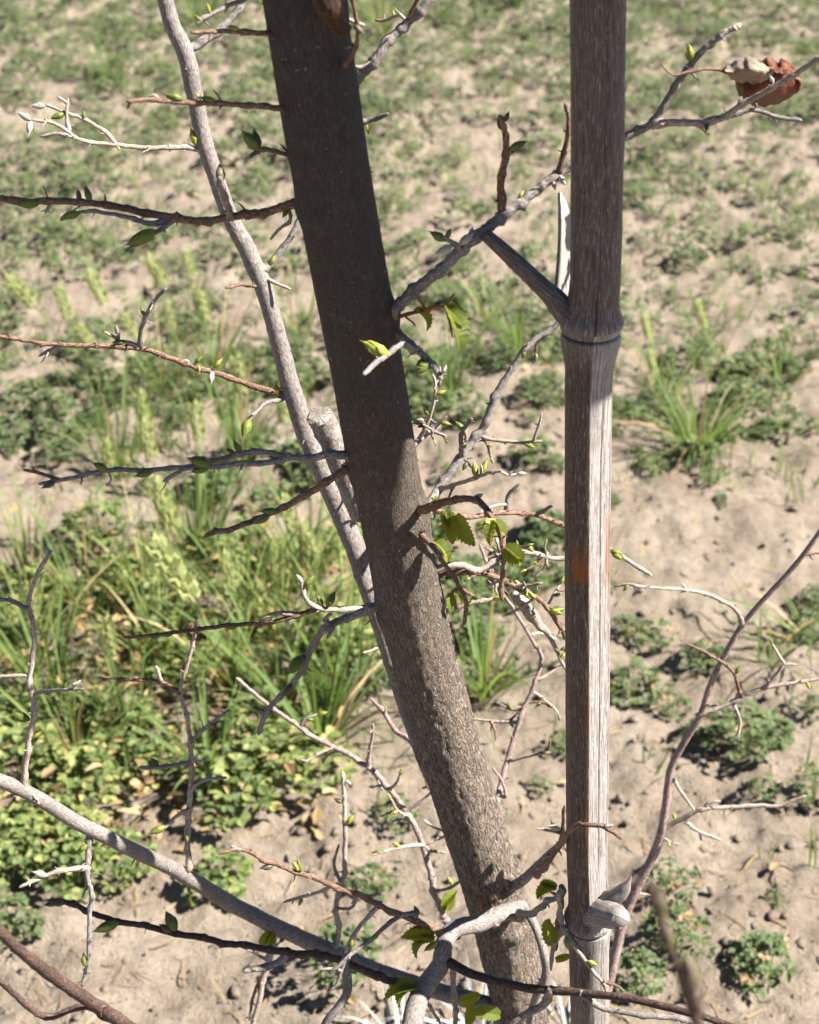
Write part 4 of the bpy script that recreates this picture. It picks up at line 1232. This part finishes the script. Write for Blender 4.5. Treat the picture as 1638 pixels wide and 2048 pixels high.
def plant_geo(r, n, rad, hgt, ln, hi=True):
    """leaf positions and meshes of one bushy low plant"""
    V, F, SV, SF, leaves = [], [], [], [], []
    for k in range(n):
        a = r.random() * 6.283
        q = math.sqrt(r.random())
        c = Vector((math.cos(a) * q * rad, math.sin(a) * q * rad, hgt * (1 - .65 * q * q) * r.uniform(.45, 1.05) + .004))
        out = Vector((math.cos(a + r.uniform(-.6, .6)), math.sin(a + r.uniform(-.6, .6)), r.uniform(-.2, .35))).normalized()
        up = (Vector((0, 0, 1)) + out * r.uniform(-.2, .6) + Vector((r.uniform(-.35, .35), r.uniform(-.35, .35), 0))).normalized()
        up = (up - out * up.dot(out)).normalized()
        l = ln * r.uniform(.65, 1.2)
        trifoliate(V, F, c, out, up, l, r, hi)
        leaves.append((c, out, up, l))
        b = len(SV)
        root = Vector((c.x * .15, c.y * .15, -.005))
        sd = Vector((-math.sin(a), math.cos(a), 0)) * .0007
        SV += [root - sd, root + sd, c + sd * .6, c - sd * .6]
        SF.append((b, b + 1, b + 2, b + 3))
    return V, F, SV, SF, leaves


DENS = """9999988988877
8888888887777
7777776666667
7667665555566
5445556644444
4456666665544
5566666655563
5545565432233
2346665321001
8999985421101
9986886411211
9864786321211
9998751010124
9862010000101
2000000000000
0000010000000""".split()


def dens(px, py):
    cx = min(12, max(0, int(px / 126)))
    cy = min(15, max(0, int(py / 128)))
    return int(DENS[cy][cx])


# near plants that stand alone: photo position, width in photo pixels, label
NAMED = [(1262, 1395, 120, 'low leafy clover clump just right of the bamboo, below the bare soil patch'),
         (1335, 1425, 110, 'clover clump between the bamboo and the long bare shoot, beside a smaller one'),
         (1250, 1285, 90, 'small clover clump touching the right edge of the bamboo pole'),
         (1302, 1290, 84, 'small dark clover clump with yellowed leaf under it, right of the bamboo'),
         (1420, 1500, 130, 'wide clover clump crossed by the long bare shoot'),
         (1490, 1525, 150, 'largest clover clump right of the long bare shoot'),
         (1545, 1470, 90, 'clover clump at the right end of the cluster beside the long shoot'),
         (1622, 1625, 120, 'dark clover clump cut by the right edge above bare soil'),
         (1335, 1800, 110, 'pale clover clump behind the blurred near twig, right of the bamboo stump'),
         (1345, 1905, 140, 'pale clover clump below another one, near the lower right'),
         (1520, 1945, 150, 'solitary clover clump on bare soil in the lower right corner'),
         (1270, 1985, 120, 'clover clump low beside the foot of the bamboo'),
         (745, 1780, 100, 'small dark solitary clover clump left of the trunk foot'),
         (690, 1985, 190, 'dark shaded clover clump at the bottom left of the trunk'),
         (1080, 1592, 52, 'tiny clover seedling alone between trunk and bamboo'),
         (1610, 1435, 80, 'small clover clump at the right edge above the twig'),
         (1625, 1210, 70, 'dark clover clump at the right edge beside grass blades'),
         (1545, 1830, 46, 'tiny seedling on bare soil at the lower right')]
GROUP = 'clover plants growing in the field'
r0 = random.Random(21)
proto, stems = [], []
for k in range(10):
    n = (30, 38, 26, 34, 44, 24, 32, 28, 40, 30)[k]
    V, F, SV, SF, lv = plant_geo(r0, int(n * 1.5), .046, .052, .0125, True)
    proto.append((mesh_of('foliage', V, F, M['clover']), V, F))
    stems.append((mesh_of('stems', SV, SF, M['grass']), lv))
lush = []
for k in range(6):
    V, F, SV, SF, lv = plant_geo(r0, 44, .06, .10, .018, True)
    lush.append((mesh_of('foliage', V, F, M['lush']), mesh_of('stems', SV, SF, M['grass'])))
farV = []
for k in range(8):
    V, F, SV, SF, lv = plant_geo(r0, (40, 30, 48, 36)[k % 4], (.045, .052, .04, .05)[k % 4], (.052, .045, .07, .06)[k % 4], (.0125, .0145, .010, .012)[k % 4], False)
    farV.append((np.array([tuple(v) for v in V]), np.array(F)))
# single trifoliate leaves for the nearest plants
TRI = []
for k in range(6):
    V, F = [], []
    trifoliate(V, F, Vector((0, 0, 0)), Vector((0, 1, 0)), Vector((0, 0, 1)), 1.0, r0, True)
    TRI.append(mesh_of('leaf', V, F, M['clover']))
YEL = mesh_of('leaf', *(lambda V, F: (trifoliate(V, F, Vector((0, 0, 0)), Vector((0, 1, 0)), Vector((0, 0, 1)), 1.0, r0, True), (V, F))[1])([], []), M['straw'])


def near_plant(p, size, label, group=None):
    """plant near enough that its leaves can be told apart"""
    k = r0.randrange(10)
    root = empty('clover_plant', p)
    tag(root, label, 'clover', group)
    if group: NEAR.append((pix(p)[0], root))
    s = size / 0.105
    z = r0.random() * 6.28
    B = Matrix.Translation(p) @ Matrix.Rotation(z, 4, 'Z') @ Matrix.Scale(s, 4) @ Matrix.Scale(r0.uniform(1.0, 1.5), 4, (0, 0, 1)) @ Matrix.Scale(r0.uniform(.7, 1.25), 4, (1, 0, 0)) @ Matrix.Scale(r0.uniform(.8, 1.2), 4, (0, 1, 0))
    inst('stems', stems[k][0], root, B)
    for i, (c, out, up, l) in enumerate(stems[k][1]):
        x = out.cross(up)
        m = Matrix.Identity(4)
        for j in range(3): m[j][0], m[j][1], m[j][2] = x[j] * l, out[j] * l, up[j] * l
        m.translation = c
        inst('leaf', YEL if r0.random() < .05 else TRI[r0.randrange(6)], root, B @ m)


def on_ground(p, dz=0.0): return Vector((p.x, p.y, gh(p.x, p.y) + dz))


taken = []
n_ind = 0
NEAR = []
for px, py, w, lab in NAMED:
    p, m = gr(px, py)
    p = on_ground(p)
    near_plant(p, w * m, lab)
    taken.append((p.x, p.y, w * m * .5))
    n_ind += 1

cand = []
STEP = 0.056
rs = random.Random(77)
y = 1.28
while y < 8.6:
    x = -3.0
    while x < 3.0:
        qx, qy = x + rs.uniform(-.5, .5) * STEP, y + rs.uniform(-.5, .5) * STEP
        p = Vector((qx, qy, 0))
        px, py, z = pix(p)
        d = dens(px, py)
        low = noise.noise(Vector((qx * 2.2, qy * 2.2, 5))) * 1.1 + noise.noise(Vector((qx * 7, qy * 7, 8))) * .9
        pr = d / 9 * (0.72 + .95 * low) if 0 < d < 9 else d / 9 * .75
        inn = -60 < px < 1700 and -40 < py < 2110
        if not inn and abs(qx) > .42 * qy + .5: pr = -1
        if rs.random() < pr and not any((qx - a) ** 2 + (qy - c) ** 2 < (rr + .02) ** 2 for a, c, rr in taken):
            cand.append((inn, qy, qx, d, px, py))
        x += STEP
    y += STEP
cand.sort(key=lambda c: (not c[0], c[1]))
far = []
for inn, qy, qx, d, px, py in cand:
    p = on_ground(Vector((qx, qy, 0)))
    lushy = (px < 720 and 1060 < py < 1800)
    if lushy and rs.random() < (.62 if py < 1450 else .3): continue
    if inn and n_ind < 300:
        n_ind += 1
        if lushy:
            k = rs.randrange(6)
            root = empty('clover_plant', p)
            tag(root, 'tall leafy clover plant in the dense weedy patch left of the trunk', 'clover', 'clover plants of the weedy patch left of the trunk')
            s = rs.uniform(.6, 1.0) * (1.0 if py < 1650 else .85)
            B = Matrix.Translation(p) @ Matrix.Rotation(rs.random() * 6.28, 4, 'Z') @ Matrix.Scale(s, 4)
            inst('foliage', lush[k][0], root, B)
            inst('stems', lush[k][1], root, B)
        elif py > 1330:
            near_plant(p, rs.uniform(.05, .10), 'low clover plant among others on the near bare soil', 'low clover plants on the near soil')
        else:
            k = rs.randrange(10)
            root = empty('clover_plant', p)
            tag(root, 'low grey green clover plant in the open field beyond the tree', 'clover', GROUP)
            B = Matrix.Translation(p) @ Matrix.Rotation(rs.random() * 6.28, 4, 'Z') @ Matrix.Scale(.4 + .75 * rs.random() ** 1.5, 4)
            inst('foliage', proto[k][0], root, B)
            inst('stems', stems[k][0], root, B)
    else:
        far.append((p, (.42 + .75 * rs.random() ** 1.7), rs.random() * 6.28, rs.randrange(8)))
NEAR.sort(key=lambda q: q[0])
for k, (_, o) in enumerate(NEAR):
    w_ = 'first second third fourth fifth sixth seventh eighth ninth tenth eleventh twelfth thirteenth fourteenth fifteenth sixteenth'.split()
    o['label'] = 'small clover plant on the near bare soil, %s of its kind counted from the left' % (w_[k] if k < 16 else 'last')
AV, AF, off = [], [], 0
for p, s, a, k in far:
    V, F = farV[k]
    c, q = math.cos(a) * s, math.sin(a) * s
    W = np.stack([V[:, 0] * c - V[:, 1] * q + p.x, V[:, 0] * q + V[:, 1] * c + p.y, V[:, 2] * s + p.z], 1)
    AV.append(W); AF.append(F + off); off += len(W)
AV, AF = np.concatenate(AV), np.concatenate(AF)
me = bpy.data.meshes.new('field_clover')
me.from_pydata(AV.tolist(), [], AF.tolist())
me.materials.append(M['field'])
tag(inst('field_clover', me), 'far spread of small grey green clover plants over the field', 'clover', kind='stuff')
print('plants', n_ind, 'far', len(far), 'tris', len(AF) * 2)


# ---------------- grass
def blade(V, F, root, d, ln, wd, bend, r, seg=7):
    p = root.copy()
    d = d.normalized()
    side = d.cross(Vector((0, 0, 1)))
    side = side.normalized() if side.length > .05 else Vector((1, 0, 0))
    ang = r.uniform(-.8, .8)
    side = (side * math.cos(ang) + d.cross(side) * math.sin(ang)).normalized()
    b = len(V)
    for i in range(seg + 1):
        t = i / seg
        w = wd * (1 - t ** 2.2) * (.6 + .4 * min(1, t * 4)) + .0002
        nrm = side.cross(d).normalized()
        V += [p - side * w + nrm * w * .35, p.copy(), p + side * w + nrm * w * .35]
        p = p + d * (ln / seg)
        d = (d + Vector((0, 0, -1)) * bend / seg * (0.4 + 1.6 * t)).normalized()
    for i in range(seg):
        a = b + i * 3
        F.append((a, a + 1, a + 4, a + 3))
        F.append((a + 1, a + 2, a + 5, a + 4))


def tuft(px, py, n, h, spread, label, mat='grass', wd=.0022, bend=.9, name='grass_tuft', cat='grass', group=None, seed=0, aim=None):
    r = random.Random(seed + int(px * 3 + py))
    p, m = gr(px, py)
    p = on_ground(p)
    root = empty(name, p)
    tag(root, label, cat, group)
    parts = {'m': ([], []), 's': ([], [])}
    for k in range(n):
        V, F = parts['s' if r.random() < .14 else 'm']
        a = r.random() * 6.283
        d = Vector((math.cos(a) * spread * r.random() ** .6, math.sin(a) * spread * r.random() ** .6, 1.0))
        if aim: d += Vector(aim) * r.random()
        rt = p + Vector((math.cos(a), math.sin(a), 0)) * .025 * r.random() - Vector((0, 0, .004))
        blade(V, F, rt, d, h * r.uniform(.45, 1.1), wd * r.uniform(.6, 1.2), bend * r.uniform(.2, 1.4), r)
    inst('blades', mesh_of('blades', *parts['m'], M[mat]), root)
    if parts['s'][0]: inst('dry_blades', mesh_of('dry_blades', *parts['s'], M['straw']), root)


tuft(1395, 905, 90, .26, 1.3, 'large arching grass tuft right of the bamboo', seed=1, bend=1.5, wd=.0026)
tuft(1330, 800, 30, .24, .9, 'thin grass tuft right of the bamboo above the large tuft', seed=2)
tuft(1420, 770, 14, .22, .5, 'sparse upright grass at the right, above the large tuft', seed=3, wd=.0016)
tuft(965, 1400, 44, .26, 1.0, 'green grass tuft between trunk and bamboo', seed=4, wd=.003)
tuft(640, 1500, 40, .24, 1.0, 'broad bladed grass tuft left of the trunk under the thin twigs', seed=5, wd=.0042)
tuft(560, 1420, 34, .26, .9, 'broad bladed grass tuft in the weedy patch beside the trunk', seed=6, wd=.0038)
tuft(690, 1420, 30, .22, .9, 'grass tuft just left of the thin stem and trunk', seed=7, wd=.0036)
tuft(500, 1250, 26, .28, .7, 'upright grass tuft in the middle of the weedy patch', seed=8, wd=.003)
tuft(110, 1420, 26, .26, .7, 'grass tuft at the left side of the weedy patch', seed=9, wd=.003)
tuft(260, 1480, 20, .26, .6, 'grass tuft beside the small bare gap of the weedy patch', seed=10, wd=.0028)
tuft(1540, 1330, 22, .22, 1.6, 'loose grass lying across bare soil right of the long shoot', seed=11, bend=1.2, aim=(.8, .1, -.4))
tuft(1610, 1290, 16, .22, 1.6, 'loose grass lying by the right edge beside bare soil', seed=12, bend=1.2, aim=(-.6, .6, -.3))
tuft(770, 80, 40, .26, .7, 'bright grass tuft right of the trunk at the top', seed=13, wd=.003)
tuft(1030, 30, 34, .26, .6, 'bright grass tuft at the top between trunk and bamboo', seed=14, wd=.003)
tuft(1240, 190, 26, .16, .7, 'small grass tuft just right of the bamboo near the top', seed=15, wd=.003)
tuft(230, 180, 34, .30, .7, 'thin pale grass tuft at the upper left', seed=16, wd=.002)
tuft(400, 60, 30, .26, .7, 'grass tuft beside the thin stem at the top', seed=17)
tuft(600, 690, 26, .26, .6, 'tall thin grass just left of the trunk', seed=18)
tuft(430, 760, 30, .28, .7, 'tall thin grass under the orange twig left of the stem', seed=19)
tuft(480, 930, 34, .28, .6, 'tall thin grass left of the stem at mid height', seed=20)
tuft(900, 820, 40, .26, .9, 'grass tuft behind the twigs right of the trunk', seed=21)
tuft(1040, 730, 34, .24, .8, 'grass tuft left of the bamboo behind thin twigs', seed=22)
tuft(980, 640, 26, .22, .8, 'yellowish grass tuft behind the drooping young leaves', seed=23)
tuft(1560, 780, 16, .2, .8, 'short grass tuft at the right side of the field', seed=24)
tuft(330, 800, 34, .30, .5, 'tall soft grass left of the stem under the seed heads', seed=31, wd=.0022)
tuft(240, 960, 34, .30, .5, 'tall soft grass at the left below the long dark twig', seed=32, wd=.0024)
tuft(400, 1120, 40, .30, .5, 'tall soft grass at the top of the weedy patch', seed=33, wd=.0026)
tuft(620, 1180, 34, .30, .5, 'tall soft grass just left of the thin stem at its shadowed part', seed=34, wd=.0026)
tuft(180, 1240, 30, .28, .6, 'tall soft grass near the left edge of the weedy patch', seed=35, wd=.0026)
tuft(420, 1560, 34, .18, 1.0, 'broad grass at the lower edge of the weedy patch', seed=36, wd=.0042)
for i, (gx, gy, gl) in enumerate(((60, 1330, 'lime grass clump by the left edge of the weedy patch'), (330, 1330, 'lime grass clump in the centre of the weedy patch'), (470, 1380, 'lime grass clump right of centre in the weedy patch'), (300, 1220, 'lime grass clump behind the large seed head'), (560, 1290, 'lime grass clump beside the curved dark twig'), (150, 1540, 'lime grass clump above the low limb at the left'), (60, 1180, 'lime grass clump behind the leftmost upright twig'), (700, 1330, 'lime grass clump between stem and weedy patch'))):
    tuft(gx, gy, 46, .24, .75, gl, 'lime', .0026, 1.0, seed=60 + i)
tuft(960, 2085, 26, .12, 1.3, 'bleached silvery grass at the foot of the trunk', 'silver', .0026, 1.6, seed=25)
tuft(1140, 2090, 20, .11, 1.3, 'bleached silvery grass at the foot of the bamboo', 'silver', .0026, 1.6, seed=26)
tuft(800, 2100, 18, .11, 1.4, 'bleached silvery grass in front of the trunk at the bottom', 'silver', .0026, 1.7, seed=27)


# stalks with seed heads: tip, head base (photo), stalk foot (photo, on the soil)
def seed_head(r):
    V, F = [], []
    for k in range(44):
        t = k / 43
        a = k * 2.4
        c = Vector((math.cos(a) * .06, math.sin(a) * .06, t * .75))
        d = Vector((math.cos(a) * .45, math.sin(a) * .45, 1)).normalized()
        s = d.cross(Vector((math.sin(a), -math.cos(a), .1))).normalized()
        b = len(V)
        w = .06
        V += [c, c + d * .07 + s * w, c + d * .07 - s * w, c + d * .17, c + d * r.uniform(.3, .42)]
        F += [(b, b + 1, b + 3), (b, b + 3, b + 2)]
        e = s * .005
        b = len(V)
        V += [c + d * .15 - e, c + d * .15 + e, c + d * r.uniform(.3, .45)]
        F.append((b, b + 1, b + 2))
    return mesh_of('seed_head', V, F, M['head'])


HEADS = [seed_head(random.Random(k)) for k in range(3)]
ST = [(0, 545, 75, 612, 215, 850), (168, 528, 214, 612, 300, 870), (288, 500, 332, 575, 420, 800), (366, 488, 386, 560, 430, 790), (150, 640, 190, 700, 260, 900), (238, 620, 284, 684, 350, 900),
      (272, 770, 298, 862, 330, 1120), (278, 826, 308, 922, 350, 1180), (384, 790, 402, 886, 420, 1130), (206, 868, 226, 955, 250, 1200), (240, 884, 274, 955, 320, 1180), (300, 945, 352, 1062, 440, 1330),
      (556, 975, 592, 1068, 640, 1330), (286, 1056, 392, 1204, 500, 1450), (636, 850, 662, 962, 690, 1200), (596, 1030, 630, 1110, 690, 1330), (392, 560, 410, 640, 440, 830), (110, 560, 140, 640, 215, 830), (560, 760, 572, 850, 600, 1080), (470, 700, 486, 790, 500, 1010),
      (1388, 588, 1412, 656, 1450, 830), (1285, 618, 1300, 680, 1330, 830), (1296, 690, 1310, 750, 1360, 880), (440, 1090, 470, 1180, 540, 1400), (60, 1150, 66, 1240, 90, 1450), (205, 1225, 222, 1310, 260, 1500), (20, 1180, 26, 1250, 40, 1400), (330, 590, 345, 660, 380, 880)]
rg = random.Random(8)
ORD = 'first second third fourth fifth sixth seventh eighth ninth tenth eleventh twelfth thirteenth fourteenth fifteenth sixteenth seventeenth eighteenth nineteenth twentieth twenty-first twenty-second twenty-third twenty-fourth twenty-fifth twenty-sixth'.split()
order = {i: k for k, i in enumerate(sorted((j for j in range(len(ST)) if j not in (20, 21, 22)), key=lambda j: ST[j][0]))}
for i, (x0, y0, x1, y1, x2, y2) in enumerate(ST):
    root_p, m = gr(x2, y2)
    root_p = on_ground(root_p)
    Y = root_p.y
    tip, _ = at(x0, y0, Y + rg.uniform(-.02, .05))
    hb_, _ = at(x1, y1, Y + rg.uniform(-.01, .03))
    root = empty('grass_stalk', root_p)
    if i in (20, 21, 22):
        lab = ('tall yellowish seed stalk standing right of the bamboo above the large grass tuft', 'shorter seed stalk close to the right edge of the bamboo', 'seed stalk between the bamboo and the large grass tuft')[i - 20]
        tag(root, lab, 'grass')
    else:
        tag(root, 'grass stalk whose pale seed head is %s from the left edge of the photo' % ORD[order[i]], 'grass', 'seed stalks left of the trunk')
    mid = root_p.lerp(hb_, .55) + Vector((rg.uniform(-.008, .008), 0, .01))
    P = [Vector(v) for v in catmull([tuple(root_p), tuple(mid), tuple(hb_)], 6)]
    mb = MB()
    mb.tube(P, [.0012 - .0005 * k / len(P) for k in range(len(P))], 5)
    mb.build('stem', [M['grass']], root)
    V, F = [], []
    for k in range(2):
        q = P[3 + 3 * k]
        a = rg.random() * 6.28
        blade(V, F, q, Vector((math.cos(a) * .6, math.sin(a) * .6, 1)), rg.uniform(.07, .14), .0022, 1.3, rg)
    inst('leaf_blade', mesh_of('leaf_blade', V, F, M['grass']), root)
    ln = (tip - hb_).length
    place('seed_head', HEADS[i % 3], root, hb_, tip - hb_, -FW, ln, 'Z')


# withered leaves lying in the weedy patch: too many to count
def litter():
    r = random.Random(41)
    V, F = [], []
    for k in range(900):
        px, py = r.uniform(-60, 680), r.uniform(1080, 1720)
        if r.random() > dens(px, py) / 9: continue
        p, _ = gr(px, py)
        p = on_ground(p, .004 + .075 * r.random() ** 2)
        a = r.random() * 6.28
        d = Vector((math.cos(a), math.sin(a), r.uniform(-.4, .4))).normalized()
        up = Vector((r.uniform(-.5, .5), r.uniform(-.5, .5), 1)).normalized()
        up = (up - d * up.dot(d)).normalized()
        leaflet(p, d, up, r.uniform(.008, .034) , r.uniform(.003, .008), V, F, r.uniform(.1, 1.1))
    for k in range(500):
        yy = 1.5 + 4.5 * r.random()
        p = on_ground(Vector((r.uniform(-.3, .3) * yy, yy, 0)), .008)
        px, py, _ = pix(p)
        if r.random() > dens(px, py) / 9 + .05: continue
        a = r.random() * 6.28
        d = Vector((math.cos(a), math.sin(a), r.uniform(-.2, .3))).normalized()
        up = Vector((r.uniform(-.5, .5), r.uniform(-.5, .5), 1)).normalized()
        up = (up - d * up.dot(d)).normalized()
        leaflet(p, d, up, r.uniform(.008, .02), r.uniform(.003, .007), V, F, r.uniform(.1, .7))
    tag(inst('withered_leaves', mesh_of('withered_leaves', V, F, M['straw'])), 'withered tan leaves scattered under the weeds', 'leaf litter', kind='stuff')


litter()


# short fine grass sprinkled through the field, and straw bits on the soil: nobody could count them
def sprinkle():
    r = random.Random(52)
    V, F, V2, F2 = [], [], [], []
    for k in range(9000):
        yy = 1.35 + 7.0 * r.random() ** 1.1
        xx = r.uniform(-.36, .36) * yy
        p = Vector((xx, yy, 0))
        px, py, _ = pix(p)
        d = dens(px, py)
        if r.random() > (d / 9) * (.45 + 1.2 * noise.noise(Vector((xx * 3, yy * 3, 2)))): continue
        p = on_ground(p, -.003)
        a = r.random() * 6.28
        sp = .7 * r.random()
        for j in range(3):
            blade(V, F, p + Vector((r.uniform(-.01, .01), r.uniform(-.01, .01), 0)), Vector((math.cos(a + j) * sp, math.sin(a + j * 2) * sp, 1)), r.uniform(.03, .11), r.uniform(.0008, .002), r.uniform(.2, 1.3), r, 4)
    for k in range(1500):
        yy = 1.35 + 4.5 * r.random() ** 1.5
        p = on_ground(Vector((r.uniform(-.33, .33) * yy, yy, 0)), .004)
        a = r.random() * 6.28
        d = Vector((math.cos(a), math.sin(a), r.uniform(-.1, .15)))
        blade(V2, F2, p, d, r.uniform(.012, .055), r.uniform(.0006, .0014), r.uniform(0, .3), r, 3)
    tag(inst('field_grass', mesh_of('field_grass', V, F, M['grass'])), 'short fine grass growing through the clover field', 'grass', kind='stuff')
    tag(inst('straw_bits', mesh_of('straw_bits', V2, F2, M['straw'])), 'bits of straw lying on the soil', 'straw', kind='stuff')


sprinkle()

# children keep their world place under their thing
for level in (0, 1):
    bpy.context.view_layer.update()
    inv = {}
    for o, p in PARENTED:
        if (p.parent is not None) == bool(level):
            if p.name not in inv: inv[p.name] = p.matrix_world.inverted()
            o.matrix_parent_inverse = inv[p.name]
